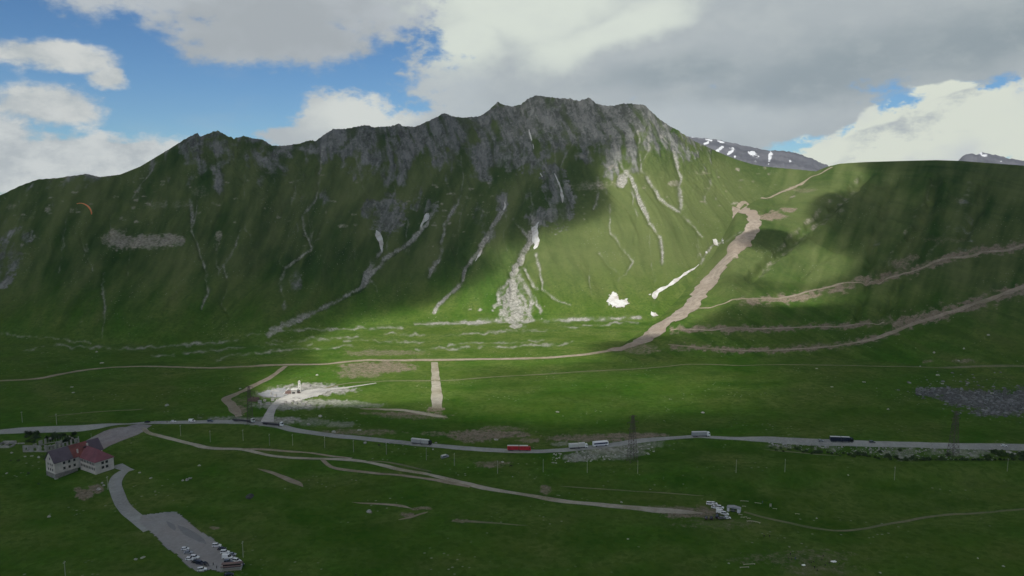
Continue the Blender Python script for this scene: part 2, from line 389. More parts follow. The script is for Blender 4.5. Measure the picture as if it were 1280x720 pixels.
stroke(G, P(1.8,(541,150),(548,172),(556,185)), .3); stroke(G, P(1.8,(602,150),(599,170)), .4)
stroke(G, P(1.8,(443,192),(452,225),(458,245)), .35); stroke(G, P(1.8,(492,215),(494,262)), .3)
stroke(G, P(2,(670,318),(674,335),(678,362)), .6); stroke(G, P(1.2,(680,362),(695,375),(713,382)), .7)
stroke(G, P(3,(817,395),(818,375),(822,362)), .5)
stroke(G, P(2.2,(934,287),(915,296),(903,303),(895,305)), .5)
stroke(G, P(2,(895,305),(884,316),(875,330)), .5)
for a_ in (((150,436),(250,430),(300,425)), ((190,446),(270,438),(330,433),(390,430)), ((300,418),(360,414),(430,411)), ((265,450),(300,443),(360,437),(440,434)),
           ((430,427),(470,426),(530,427)), ((560,432),(620,428),(680,425)), ((520,437),(600,434),(720,429)), ((400,414),(450,409),(500,410)), ((0,418),(60,423),(110,429)), ((30,438),(70,432),(150,437)),
           ((480,418),(560,419),(640,414),(700,414)), ((700,408),(740,406),(800,404)), ((330,428),(390,423),(450,422))):
    stroke(G, P(1.9, *a_), .52, 1.65, 2.2, 1.5)
stroke(G, [(518,406,3),(560,404,3.5),(620,402,5),(680,401,4),(740,399,3),(800,397,3)], .8, 1.2)
for a_, w_, i_ in ((((830,598),(880,604),(930,616),(975,640),(1010,656),(1060,662)), 14, .8), (((1010,588),(1070,598),(1120,612),(1180,628),(1230,632)), 9, .6), (((370,640),(420,668),(470,700),(520,712)), 40, .6), (((0,560),(60,610),(120,650),(180,690)), 26, .4),
                   (((560,520),(640,524),(720,526),(800,520)), 14, .6), (((640,566),(700,570),(780,572),(860,566),(900,560)), 9, .7), (((900,553),(960,566),(1040,574)), 7, .6), (((400,515),(470,530),(540,540)), 10, .5), (((560,650),(640,668),(760,676),(860,668)), 16, .45), (((1180,540),(1250,545),(1290,545)), 6, .5)):
    stroke(dark, P(w_, *a_), i_, w_ * .45, 2, .6)
# hill streaks
for a_, i_ in ((((1075,222),(1040,252),(1000,285),(965,318)), .35), (((1068,238),(1055,252),(1050,268)), .4), (((1165,232),(1150,262),(1128,300),(1108,330)), .28), (((1215,230),(1190,275),(1160,320)), .3), (((1045,262),(1000,300),(950,345)), .3)):
    stroke(pale, P(4, *a_), i_, 2.5, 2.0, 1.2)
# rubble apron below the road, quarry floor
stroke(G, [(960,557,3),(1000,559,7),(1060,562,9),(1130,564,11),(1200,565,13),(1245,565,9)], .42, 3, 1.6, 1.2)
for x in range(1110, 1150, 14): blobc(G, x, 566 + (x % 3) * 2, 5, 7, .5, 0, .5, 1.2)
for q in ((395,487,45,7,.9),(350,492,35,7,.45),(360,507,50,5,.6),(400,503,45,4,.6),(330,526,48,5,.7),(290,523,30,3,.5),(440,506,40,4,.4),(425,530,22,4,.4),(390,528,26,5,.4),
          (700,555,12,3,.5),(750,562,30,5,.45),(720,572,18,6,.6),(738,568,14,6,.6),(775,566,30,6,.5),(800,556,40,5,.4),(770,570,20,6,.4),(1175,556,20,3,.3)):
    blobc(G, *q)
for q in ((505,517,50,2.5,.7),(520,520,45,4,.5),(790,545,45,4,.8),(740,548,60,5,.7),(610,543,55,5,.8),(590,546,25,7,.7),(545,542,18,3,.5),(628,536,30,4,.5),(660,551,14,3,.6),(620,578,22,2,.6),(610,581,18,4,.6),(450,540,50,4,.55),
          (472,459,46,7,.7),(450,466,28,6,.6),(480,441,50,4,.5),(106,618,11,7,1.0),(122,611,9,5,.9),(97,611,5,3,.8),(268,659,7,2,.7),(682,612,7,6,.7),(525,636,14,2,.8),(508,643,9,2.5,.8),(575,651,12,2,.8),(461,640,4,2,.5),
          (545,512,10,3,.8),(860,641,34,6,.85),(880,640,22,8,.7),(840,636,40,4,.5),(965,270,18,5,.9),(985,262,10,3,.8),(1000,238,20,3,.4),(1180,300,30,4,.3),(800,437,25,6,.5),(1010,430,30,3,.3),
          (900,655,60,7,.3),(1000,697,70,10,.35),(1025,712,50,7,.35),(930,700,20,5,.35),(300,502,10,6,.4),(300,512,7,8,.7),(1125,330,14,6,.6),(1140,322,9,4,.6),(1076,350,9,4,.7),(1205,452,16,2.5,.6),(1160,452,9,2,.5)):
    blobc(soil, *q)
# right hill benches : bare broken ground beside the tracks
for pts_, w_ in ((((1085,352),(1150,336),(1185,322),(1230,314),(1290,306)), 6), (((1120,405),(1150,398),(1200,386),(1245,372),(1290,358)), 9), (((840,412),(900,411),(960,412),(1060,407),(1115,402)), 4),
                 (((840,432),(920,438),(985,437),(1060,430),(1100,420),(1130,408)), 4), (((930,378),(1000,372),(1060,358),(1085,352)), 5)):
    stroke(soil, P(w_ * 1.25, *pts_), .95, 2, 1.4, 1.5)
# pale crags low on the left slope
for q in ((145,297,16,11,.8),(160,303,20,9,.8),(190,302,28,9,.85),(215,300,16,8,.8),(132,300,7,6,.6),(274,295,4,8,.6)): blobc(pale, *q)
for q in ((60,262,5,4,.6),(90,263,3,3,.5),(15,258,8,4,.4),(30,272,12,4,.3),(428,283,6,2.5,.7),(445,281,3,2,.5),(710,180,5,3,.4),(725,195,6,3,.45),(740,232,30,6,.4),(875,215,8,3,.35),(842,230,7,4,.6),(765,208,4,3,.5),
          (880,217,9,2,.5),(100,402,4,3,.3),(250,240,10,8,.3),(220,255,18,5,.25),(195,257,14,5,.25)): blobc(pale, *q)
_sp = random.Random(4)
for k_ in range(150):    # small outcrops on the left slope and among the upper grass
    x = _sp.uniform(-10, 620); y = _sp.gauss(252, 22)
    if y > 215: blobc(pale, x, y, _sp.uniform(1.2, 4.5), _sp.uniform(.7, 1.8), _sp.uniform(.25, .7), 0, .4, 1.0)
for k_ in range(60):
    blobc(pale, _sp.uniform(560, 1000), _sp.gauss(232, 24), _sp.uniform(1.2, 4), _sp.uniform(.7, 1.6), _sp.uniform(.25, .6), 0, .4, 1.0)
for k_ in range(46):     # thin washed runnels
    x = _sp.uniform(20, 900); y = _sp.uniform(205, 320); l_ = _sp.uniform(20, 75); dx_ = _sp.uniform(-12, 10); pts_ = [(x + dx_ * t_ + _sp.uniform(-2, 2), y + l_ * t_) for t_ in (0, .25, .5, .75, 1)]
    stroke(scree, P(1.3, *pts_), _sp.uniform(.12, .34), 1.2, 1.6, 1.0)
# rock
bx = [-40,0,40,150,200,240,300,340,380,420,470,520,570,620,640,700,740,780,820,860,885]
by = [300,262,240,222,214,214,205,200,206,216,220,220,214,200,212,208,206,204,198,190,186]
bnd = np.interp(gx, bx, by)
rk = sstep(-40, 40, bnd + 70 * fbm(gx / 26, gy / 60, 4, .55) - gy)
rk *= .25 + .75 * sstep(-.4, .3, fbm(gx / 22 + 3, gy / 26, 4, .6) + .10 + (bnd - gy) / 130)
rk *= (gx < 890) * np.interp(gx, [-40, 180, 230, 290, 380, 900], [.35, .45, .8, .6, 1, 1])
rockm = np.maximum(rockm, rk).astype(np.float32)
for q in ((484,268,22,24,.8),(462,262,10,14,.6),(530,258,16,10,.75),(625,250,9,14,.7),(700,255,16,30,.85),(690,225,14,26,.8),(680,270,22,12,.8),(667,262,8,8,.6),(640,190,22,26,.8),(655,165,24,22,.8),(10,320,18,22,.6),(25,295,18,10,.5),
          (0,345,14,16,.6),(345,205,14,24,.5),(600,275,10,20,.4),(612,292,10,14,.5),(582,190,10,24,.5),(370,352,8,16,.3),(1098,300,6,8,.35),(1205,280,12,36,.25),(1080,374,6,9,.3)): blobc(rockm, *q)
rub = canvas()
for q in ((1175,490,32,6,.9),(1215,498,40,11,1),(1255,502,40,14,1),(1285,500,30,16,1),(1245,515,40,7,.7),(1155,486,12,3,.5)): blobc(rub, *q)
# greener / drier ground; sunlight on slope and plain painted in as paler turf
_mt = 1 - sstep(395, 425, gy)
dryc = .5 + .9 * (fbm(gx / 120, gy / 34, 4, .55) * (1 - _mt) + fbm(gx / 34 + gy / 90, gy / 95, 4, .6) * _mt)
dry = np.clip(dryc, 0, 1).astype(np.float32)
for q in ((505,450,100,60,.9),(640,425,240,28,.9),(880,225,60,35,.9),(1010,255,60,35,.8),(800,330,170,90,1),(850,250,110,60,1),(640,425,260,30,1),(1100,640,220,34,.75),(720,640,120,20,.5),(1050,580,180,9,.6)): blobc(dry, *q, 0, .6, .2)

px_, py_ = proj(Xg, Yg, Z)
def sample(cv, px=None, py=None, default=0.0):
    px = px_ if px is None else px; py = py_ if py is None else py
    fx = np.clip((px + PADX) * SC, 0, CW - 2); fy = np.clip(py * SC, 0, CH - 2)
    x0 = fx.astype(np.int32); y0 = fy.astype(np.int32); ax = fx - x0; ay = fy - y0
    r = (cv[y0, x0] * (1 - ax) + cv[y0, x0 + 1] * ax) * (1 - ay) + (cv[y0 + 1, x0] * (1 - ax) + cv[y0 + 1, x0 + 1] * ax) * ay
    edge = (px > -PADX + 1) & (px < 1280 + PADX - 1) & (py > 1) & (py < 756) & (Yg > 300 if px is px_ else True)
    return np.where(edge, r, default)
# carve the stream gullies a little where the scree lies on the slopes
def blur(c_, n):
    for _ in range(n):
        c_ = (c_ + np.roll(c_, 1, 0) + np.roll(c_, -1, 0) + np.roll(c_, 1, 1) + np.roll(c_, -1, 1)) / 5
    return c_
cv_ = blur(scree.copy(), 14)
onslope = sstep(.02, .12, Tc) * (T < .97)
fold = canvas(); crestf = canvas()
for a_, w_, i_ in ((((1085,218),(1060,240),(1035,262),(1000,292),(965,322),(940,345)), 9, 1), (((1170,225),(1160,258),(1148,285),(1125,318),(1098,345)), 10, 1), (((1120,225),(1105,255),(1098,290),(1085,330)), 7, .7), (((1230,225),(1222,262),(1205,295)), 8, .7),
                   (((1082,355),(1078,375),(1070,395)), 6, .8), (((1125,350),(1115,375),(1095,400)), 8, .8), (((1010,222),(985,245),(960,262)), 6, .6), (((1060,300),(1030,322),(1000,345)), 6, .5)): stroke(fold, P(w_, *a_), i_, 4, 1.5, .5)
for a_, w_ in ((((1095,225),(1072,248),(1045,274),(1010,304),(975,335)), 8), (((1185,228),(1178,260),(1165,292),(1142,326)), 9), (((1145,380),(1125,395)), 7)): stroke(crestf, P(w_, *a_), 1, 4, 1.5, .5)
Z = Z - (9 * sample(blur(fold, 10)) - 5 * sample(blur(crestf, 10))) * (region == 2)
Z = Z - 9.0 * sample(cv_) * onslope
px_, py_ = proj(Xg, Yg, Z)
vis_col = None

# height lookup (world metres) and ray hits
def height(X, Y):
    X = np.asarray(X, float); Y = np.asarray(Y, float)
    s_ = X / np.maximum(Y, 60.0)
    fi = np.interp(s_, sx, np.arange(NS)); fj = np.interp(Y, yr, np.arange(NY))
    i0 = np.clip(fi.astype(int), 0, NS - 2); j0 = np.clip(fj.astype(int), 0, NY - 2)
    a = fi - i0; b = fj - j0
    return (Z[j0, i0] * (1 - a) + Z[j0, i0 + 1] * a) * (1 - b) + (Z[j0 + 1, i0] * (1 - a) + Z[j0 + 1, i0 + 1] * a) * b
_ysamp = np.arange(250, 2100, .5)
def hit(px, py):
    a, b, c_ = ray(px, py)
    t = _ysamp / b
    X = a * t; Zr = ZC + c_ * t
    h = height(X, _ysamp)
    below = np.nonzero(Zr <= h)[0]
    if len(below) == 0: i = len(t) - 1
    else: i = below[0]
    if i > 0:
        d0 = Zr[i - 1] - h[i - 1]; d1 = Zr[i] - h[i]
        f = d0 / (d0 - d1 + 1e-9); yy = _ysamp[i - 1] + .5 * min(max(f, 0), 1)
    else: yy = _ysamp[0]
    xx = a * yy / b
    return np.array([xx, yy, float(height(xx, yy))])
# ------------------------------------------------------------------ materials
def mat(name, col=(.5, .5, .5), rough=.8, metal=0.0, spec=.5, noise_amt=0.0, nscale=2.0):
    m = bpy.data.materials.new(name); m.use_nodes = True
    b = m.node_tree.nodes['Principled BSDF']
    b.inputs['Base Color'].default_value = (*col, 1); b.inputs['Roughness'].default_value = rough
    b.inputs['Metallic'].default_value = metal; b.inputs['Specular IOR Level'].default_value = spec
    if noise_amt:
        q = NB(m.node_tree); tc = q.n('ShaderNodeTexCoord')
        f = q.ss(q.noise(tc.outputs['Object'], nscale, 5, .6), .3, .7)
        c_ = q.mix(f, tuple(x * (1 - noise_amt) for x in col), tuple(min(1, x * (1 + noise_amt)) for x in col))
        q.t.links.new(c_, b.inputs['Base Color'])
    return m

def ground_material():
    m = bpy.data.materials.new('mountain_ground'); m.use_nodes = True
    t = m.node_tree; q = NB(t); b = t.nodes['Principled BSDF']
    b.inputs['Roughness'].default_value = 1.0; b.inputs['Specular IOR Level'].default_value = 0.0
    pos = q.n('ShaderNodeNewGeometry').outputs['Position']
    def attr(n_):
        a = q.n('ShaderNodeAttribute'); a.attribute_name = n_; s_ = q.n('ShaderNodeSeparateColor'); t.links.new(a.outputs['Color'], s_.inputs[0]); return list(s_.outputs) + [a.outputs['Alpha']]
    A = attr('cover'); B = attr('cover_more')
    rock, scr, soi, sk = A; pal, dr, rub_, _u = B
    n_big = q.noise(pos, .006, 5, .6); n_mid = q.noise(pos, .035, 6, .6); n_small = q.noise(pos, .22, 4, .65); n_fine = q.noise(pos, .9, 3, .7)
    # grass
    lush = q.mix(q.ss(n_mid, .35, .66), (.036, .108, .010), (.062, .138, .018))
    dry_lit_g = q.mix(q.ss(n_mid, .35, .65), (.080, .124, .026), (.120, .152, .044))  # dry grass, also the tone of the painted sunlit turf
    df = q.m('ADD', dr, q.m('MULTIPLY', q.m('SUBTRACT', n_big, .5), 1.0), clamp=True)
    g = q.mix(df, lush, dry_lit_g)
    g = q.mix(q.m('MULTIPLY', q.ss(n_small, .42, .68), .5), g, (.028, .080, .008))
    g = q.mix(q.m('MULTIPLY', q.ss(n_fine, .46, .7), .38), g, (.066, .105, .016))
    g = q.mix(q.m('MULTIPLY', q.ss(sk, .5, .95), .42), g, (.075, .095, .030))
    g = q.mix(q.m('MULTIPLY', q.ss(sk, .5, .1), .5), g, (.017, .056, .006))
    n_f2 = q.noise(pos, 2.6, 2, .6)
    g = q.mix(q.m('MULTIPLY', q.ss(n_f2, .45, .65), .3), g, (.024, .068, .006))
    g = q.mix(q.m('MULTIPLY', q.ss(q.noise(pos, .012, 5, .6), .5, .64), .35), g, (.060, .100, .014))
    g = q.mix(q.m('MULTIPLY', _u, .7), g, (.020, .075, .004))
    tus = q.n('ShaderNodeTexVoronoi'); t.links.new(pos, tus.inputs['Vector']); tus.inputs['Scale'].default_value = .33; tsep = q.n('ShaderNodeSeparateColor'); t.links.new(tus.outputs['Color'], tsep.inputs[0])
    g = q.mix(q.m('MULTIPLY', q.ss(tsep.outputs[0], .55, 1.0), .35), g, (.060, .104, .012))
    g = q.mix(q.m('MULTIPLY', q.ss(tsep.outputs[1], .6, 1.0), .35), g, (.022, .066, .006))
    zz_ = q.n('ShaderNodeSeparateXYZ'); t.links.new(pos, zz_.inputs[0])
    g = q.mix(q.ss(zz_.outputs[2], 2, 90, 0, .62), g, q.mix(df, (.014, .030, .012), (.120, .138, .062)))  # alpine turf greys with height; shade and sunlight painted into its two tones
    # small pale stones in the turf
    vo = q.n('ShaderNodeTexVoronoi'); vo.feature = 'F1'; t.links.new(pos, vo.inputs['Vector']); vo.inputs['Scale'].default_value = .2
    st = q.m('MULTIPLY', q.m('SUBTRACT', 1.0, q.ss(vo.outputs['Distance'], .08, .2)), q.ss(q.noise(pos, .018, 3, .6), .52, .62))
    g = q.mix(q.m('MULTIPLY', st, .75), g, (.24, .24, .20))
    # steep ground is mown thin by slides : earthy
    # rock, banded
    sp = q.n('ShaderNodeMapping'); t.links.new(pos, sp.inputs[0]); sp.inputs['Scale'].default_value = (1, .35, .55)
    sp.inputs['Rotation'].default_value = (0, R(14), 0)
    rn = q.noise(sp.outputs[0], .05, 9, .75, .4); rn2 = q.noise(sp.outputs[0], .16, 6, .78)
    r = q.mix(q.ss(rn, .35, .65), (.105, .110, .108), (.235, .24, .235))
    r = q.mix(q.m('MULTIPLY', q.ss(rn2, .5, .7), .6), r, (.06, .064, .068))
    rn3 = q.noise(pos, .55, 3, .7)
    r = q.mix(q.m('MULTIPLY', q.ss(rn3, .48, .62), .45), r, (.035, .038, .042))
    r = q.mix(q.m('MULTIPLY', q.ss(rn3, .45, .32), .35), r, (.36, .365, .37))
    r = q.mix(.22, r, (.060, .066, .036))
    wob = q.n('ShaderNodeVectorMath', operation='MULTIPLY_ADD'); t.links.new(q.noise(pos, .08, 4, .65, col=True), wob.inputs[0]); wob.inputs[1].default_value = (14, 14, 14); t.links.new(sp.outputs[0], wob.inputs[2])
    def cells(vec, sc_):
        v_ = q.n('ShaderNodeTexVoronoi'); t.links.new(vec, v_.inputs['Vector']); v_.inputs['Scale'].default_value = sc_; v_.inputs['Randomness'].default_value = 1.0
        s_ = q.n('ShaderNodeSeparateColor'); t.links.new(v_.outputs['Color'], s_.inputs[0]); return s_.outputs[0], v_.outputs['Distance']
    c1, _d1 = cells(wob.outputs[0], .10); c2, d2 = cells(wob.outputs[0], .32)
    r = q.mix(q.m('MULTIPLY', q.ss(c1, .5, .95), .3), r, (.30, .305, .30))
    r = q.mix(q.m('MULTIPLY', q.ss(c1, .5, .05), .4), r, (.055, .06, .062))
    r = q.mix(q.m('MULTIPLY', q.ss(c2, .5, .0), .45), r, (.045, .05, .052))
    r = q.mix(q.m('MULTIPLY', q.ss(c2, .6, 1.0), .25), r, (.36, .36, .355))
    r = q.mix(q.m('MULTIPLY', q.ss(sk, .58, .85), .35), r, (.30, .30, .295))
    r = q.mix(q.m('MULTIPLY', q.ss(sk, .46, .2), .55), r, (.045, .068, .022))
    rf = q.ss(q.m('ADD', rock, q.m('ADD', q.m('MULTIPLY', q.m('SUBTRACT', n_mid, .5), 1.9), q.m('MULTIPLY', q.m('SUBTRACT', sk, .5), .9))), .22, .92)
    rf = q.m('MULTIPLY', q.m('MULTIPLY', rf, q.ss(rock, .03, .3)), .92)
    c_ = q.mix(rf, g, r)
    # scree
    sc_ = q.mix(q.ss(n_small, .35, .65), (.20, .195, .175), (.38, .37, .345))
    gr_ = q.n('ShaderNodeTexVoronoi'); t.links.new(pos, gr_.inputs['Vector']); gr_.inputs['Scale'].default_value = .55; gsep = q.n('ShaderNodeSeparateColor'); t.links.new(gr_.outputs['Color'], gsep.inputs[0])
    sc_ = q.mix(q.m('MULTIPLY', q.ss(gsep.outputs[0], .5, 1.0), .5), sc_, (.46, .46, .44))
    sc_ = q.mix(q.m('MULTIPLY', q.ss(gsep.outputs[1], .5, 1.0), .5), sc_, (.10, .105, .10))
    sf = q.m('MULTIPLY', q.ss(q.m('ADD', scr, q.m('ADD', q.m('MULTIPLY', q.m('SUBTRACT', n_fine, .5), .5), q.m('MULTIPLY', q.m('SUBTRACT', sk, .5), .5))), .05, .85), q.ss(scr, .0, .15))
    c_ = q.mix(q.m('MULTIPLY', sf, .9), c_, sc_)
    pl = q.mix(q.ss(n_small, .35, .65), (.21, .19, .165), (.38, .34, .30))
    pf = q.m('MULTIPLY', q.ss(q.m('ADD', pal, q.m('ADD', q.m('MULTIPLY', q.m('SUBTRACT', n_small, .5), .8), q.m('MULTIPLY', q.m('SUBTRACT', sk, .5), .5))), .1, 1.0), q.ss(pal, 0, .15))
    c_ = q.mix(q.m('MULTIPLY', pf, .75), c_, pl)
    so_ = q.mix(q.ss(n_small, .3, .7), (.11, .085, .06), (.23, .185, .145))
    so_ = q.mix(q.ss(n_fine, .45, .7), so_, (.27, .24, .20))
    sof = q.m('MULTIPLY', q.ss(q.m('ADD', soi, q.m('ADD', q.m('MULTIPLY', q.m('SUBTRACT', n_small, .5), 1.2), q.m('MULTIPLY', q.m('SUBTRACT', n_fine, .5), .5))), .1, .9), q.ss(soi, 0, .15))
    c_ = q.mix(q.m('MULTIPLY', sof, .9), c_, so_)
    rc = q.mix(q.ss(n_fine, .4, .6), (.05, .055, .05), (.15, .155, .15))
    c_ = q.mix(q.ss(q.m('ADD', rub_, q.m('MULTIPLY', q.m('SUBTRACT', n_small, .5), 1.6)), .35, .8), c_, rc)
    t.links.new(c_, b.inputs['Base Color'])
    bm_ = q.n('ShaderNodeBump'); bm_.inputs['Strength'].default_value = .55; bm_.inputs['Distance'].default_value = 1.0
    hgt = q.m('ADD', q.m('MULTIPLY', n_small, 1.2), q.m('ADD', q.m('MULTIPLY', n_fine, .35), q.m('MULTIPLY', q.m('ADD', rn2, q.m('MULTIPLY', d2, .25)), q.m('MULTIPLY', rf, 5.0))))
    t.links.new(hgt, bm_.inputs['Height']); t.links.new(bm_.outputs[0], b.inputs['Normal'])
    return m
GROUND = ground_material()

# ------------------------------------------------------------------ meshes from arrays
def mesh_arrays(name, V, F, mats, parent=None, smooth=True, attrs=None, fmat=None):
    me = bpy.data.meshes.new(name)
    V = np.ascontiguousarray(V, np.float32); F = np.ascontiguousarray(F, np.int32)
    n, k_ = F.shape
    me.vertices.add(len(V)); me.vertices.foreach_set('co', V.ravel())
    me.loops.add(n * k_); me.loops.foreach_set('vertex_index', F.ravel())
    me.polygons.add(n); me.polygons.foreach_set('loop_start', np.arange(0, n * k_, k_, dtype=np.int32))
    me.polygons.foreach_set('use_smooth', np.full(n, smooth))
    for m_ in (mats if isinstance(mats, (list, tuple)) else [mats]): me.materials.append(m_)
    if fmat is not None: me.polygons.foreach_set('material_index', np.asarray(fmat, np.int32))
    me.update(calc_edges=True)
    for an, ad in (attrs or {}).items():
        at = me.color_attributes.new(an, 'FLOAT_COLOR', 'POINT')
        at.data.foreach_set('color', np.ascontiguousarray(ad, np.float32).ravel())
    o = bpy.data.objects.new(name, me); COL.objects.link(o); o.parent = parent
    return o
def tag(o, label=None, cat=None, group=None, kind=None):
    for k_, v_ in (('label', label), ('category', cat), ('group', group), ('kind', kind)):
        if v_: o[k_] = v_
    return o
idx = np.arange(NS * NY).reshape(NY, NS)
quads = np.stack([idx[:-1, :-1], idx[:-1, 1:], idx[1:, 1:], idx[1:, :-1]], -1).reshape(-1, 4)
freg = region[:-1, :-1].ravel()
allV = np.stack([Xg, Yg, Z], -1).reshape(-1, 3)
on1 = np.ones(NS * NY)
outx = .5 + .6 * fbm(Xg / 200, Yg / 200, 3)
def fl(a): return a.ravel()
cover = np.stack([fl(sample(rockm)), fl(sample(scree)), fl(sample(soil)), fl(np.clip(streak_f + .5, 0, 1))], -1)
# far from the frame the dryness and rockiness follow plain noise
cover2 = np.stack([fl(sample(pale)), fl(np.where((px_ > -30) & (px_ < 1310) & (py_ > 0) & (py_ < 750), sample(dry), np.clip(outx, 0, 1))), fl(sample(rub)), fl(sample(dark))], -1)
for rid, nm in ((0, 'meadow_ground'), (1, 'mountain'), (2, 'hill')):
    F = quads[freg == rid]
    used = np.unique(F); re_ = np.full(NS * NY, -1); re_[used] = np.arange(len(used))
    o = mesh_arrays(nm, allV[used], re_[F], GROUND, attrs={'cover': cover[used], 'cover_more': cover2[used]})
    tag(o, kind='structure')

# distant snowy mountains
def far_mountain(pts, Yd, depth, snow):
    s_, e_ = line_se(pts)
    ss = np.linspace(s_[0], s_[-1], 420)
    top = np.interp(ss, s_, e_) * Yd + ZC + 9 * fbm(ss * 120, ss * 0 + 1, 4, .6)
    tt = np.linspace(0, 1, 60)
    SS, TT = np.meshgrid(ss, tt)
    Yd_ = Yd - depth + depth * TT
    zz = 120 + (top[None, :] - 120) * TT ** 1.05
    zz += np.sin(np.pi * TT) * (26 * ridged(SS * 60 + TT * 2, TT * 3, 4, .55) + 8 * fbm(SS * 200, TT * 14, 3))
    # a back slope
    TT2 = np.linspace(0, 1, 12)[1:]
    zb = top[None, :] - TT2[:, None] * 700; Yb = Yd + TT2[:, None] * 900 + 0 * zb
    YY = np.vstack([Yd_, Yb]); ZZ = np.vstack([zz, zb]); SX = np.vstack([SS, np.repeat(ss[None, :], len(TT2), 0)])
    XX = SX * YY
    n1, n2 = ZZ.shape
    id_ = np.arange(n1 * n2).reshape(n1, n2)
    q_ = np.stack([id_[:-1, :-1], id_[:-1, 1:], id_[1:, 1:], id_[1:, :-1]], -1).reshape(-1, 4)
    px2, py2 = proj(XX, YY, ZZ)
    cs = canvas()
    for st_ in snow: (stroke if st_[0] == 's' else blobc)(cs, *st_[1:])
    a = sample(cs, px2, py2) * (py2 < 262)
    return mesh_arrays('distant_mountain', np.stack([XX, YY, ZZ], -1).reshape(-1, 3), q_, FARM, attrs={'cover': np.stack([fl(a), fl(a), fl(a), fl(a) * 0 + 1], -1)})
FARM = bpy.data.materials.new('slate_and_snow'); FARM.use_nodes = True
q = NB(FARM.node_tree); b = FARM.node_tree.nodes['Principled BSDF']; b.inputs['Roughness'].default_value = .95
at = q.n('ShaderNodeAttribute'); at.attribute_name = 'cover'
pos = q.n('ShaderNodeNewGeometry').outputs['Position']
f = q.ss(q.m('ADD', at.outputs['Fac'], q.m('MULTIPLY', q.m('SUBTRACT', q.noise(pos, .02, 4, .6), .5), 1.6)), .8, .95)
nn = q.noise(pos, .006, 6, .62)
c_ = q.mix(q.ss(nn, .35, .65), (.060, .062, .074), (.115, .116, .13))
q.t.links.new(q.mix(f, c_, (.62, .64, .66)), b.inputs['Base Color'])
far_mountain([(420,330),(560,250),(700,190),(820,160),(850,168),(868,172),(885,173),(900,175),(920,180),(940,184),(960,188),(985,189),(1000,193),(1015,198),(1032,206),(1060,222),(1100,250),(1180,330)], 4600, 1500,
    [('s', [(862,171,2),(875,173,3),(890,176,2)], 1, .5, .4, .2), ('s', P(2,(897,176),(912,181)), 1, .5, .4, .3), ('s', P(3,(880,180),(886,178)), 1, .5, .4, .3), ('s', P(4,(897,188),(903,184)), 1, .5, .4, .3),
     ('s', P(3,(910,193),(918,187)), 1, .5, .4, .2), ('s', P(4,(912,184),(916,185)), 1, .5, .4, .2), ('s', [(936,190,4),(944,193,7),(947,198,5),(944,206,4)], 1, .5, .4, .2), ('s', [(964,192,6),(962,199,4),(961,206,3)], 1, .5, .4, .3),
     ('s', P(4,(987,197),(988,203)), .9, .5, .4, .4), ('s', P(3,(919,196),(919,200)), 1, .5, .3, .3), ('s', P(2,(975,186),(990,188)), .6, .5, .3, .5)])
far_mountain([(1080,260),(1150,225),(1180,210),(1196,203),(1200,198),(1207,193),(1215,192),(1222,193),(1226,190),(1235,192),(1250,195),(1262,198),(1275,200),(1300,204),(1380,214),(1500,240),(1640,320)], 5200, 1500,
    [('s', [(1224,191,4),(1230,194,4),(1238,195,2)], 1, .5, .3, .2), ('s', P(3,(1248,200),(1251,201)), 1, .4, .2, .2), ('s', P(2,(1202,199),(1205,198)), .9, .4, .2, .2)])
i_ = 0
for o in [o for o in COL.objects if o.name.startswith('distant_mountain')]: tag(o, kind='structure')

# ------------------------------------------------------------------ the cloud deck over the camera that shades the valley
lit = canvas()
def litb(x, y, rx, ry, a=1.0, rot=0.0, soft=.55):
    c_, s_ = math.cos(rot), math.sin(rot)
    X_ = gx + wpx * 2 - x; Y_ = gy + wpy * 1.2 - y
    d = np.hypot((X_ * c_ + Y_ * s_) / rx, (-X_ * s_ + Y_ * c_) / ry)
    v_ = np.abs(a) * (1 - sstep(1 - soft, 1 + soft, d))
    if a > 0: np.maximum(lit, v_, out=lit)
    else: lit[:] = lit * (1 - v_)
for q_ in ((700,495,330,60,.5),(1060,300,230,110,.16),(700,150,130,45,.42),(640,250,60,60,.3),(430,470,200,45,.5),(850,460,150,30,.42),(780,345,150,75),(620,425,240,30,1),(860,270,90,60,.95),(880,310,60,60,1),(700,372,90,30,1),(640,372,70,26,.9),(600,318,34,14,.6,-.3),(565,385,60,14,.75,-.1),(800,225,60,40,.8),(815,165,38,34,.65),(850,195,60,26,.6),
           (640,418,240,17,1),(520,398,110,12,.6),(470,405,70,14,.7),(500,440,110,22,1),(470,478,70,24,1),(400,487,70,12,1),(360,500,60,16,.85),(430,505,110,12,.5),(640,446,170,9,.8),(600,462,90,8,.45),
           (560,490,40,40,.35),(940,225,70,14,.5),(1000,240,60,22,.75,-.4),(980,280,70,14,.6,-.5),(1010,325,60,18,.75,-.1),(960,375,110,10,.55),(930,340,60,18,.5),(1010,385,60,10,.4),(1000,262,95,50,.95,-.5),(1000,330,90,26,.9),(930,230,90,26,.9),(900,300,60,60,1),(1115,238,85,34,.40,.1),(1095,300,70,50,.34),(1140,383,36,14,.55,-.6),(985,378,110,16,.7),(1040,232,60,20,.8,-.3),(900,420,80,8,.4),(345,522,40,12,.5)):
    litb(*q_)
for q_ in ((770,432,65,8,-.75),(1032,264,24,24,-.95),(955,302,48,13,-.95),(1075,280,26,60,-.6),(690,235,60,45,-.5),(655,290,14,20,-.6),(905,352,30,16,-.4),(745,408,50,4,-.5),(620,340,16,8,-.4)): litb(*q_)
dk = 16.0
HD = 1330.0
Xd = np.arange(-1500, 2150, dk); Yd = np.arange(-1500, 1500, dk)
XD, YD = np.meshgrid(Xd, Yd)
zt = np.zeros_like(XD)
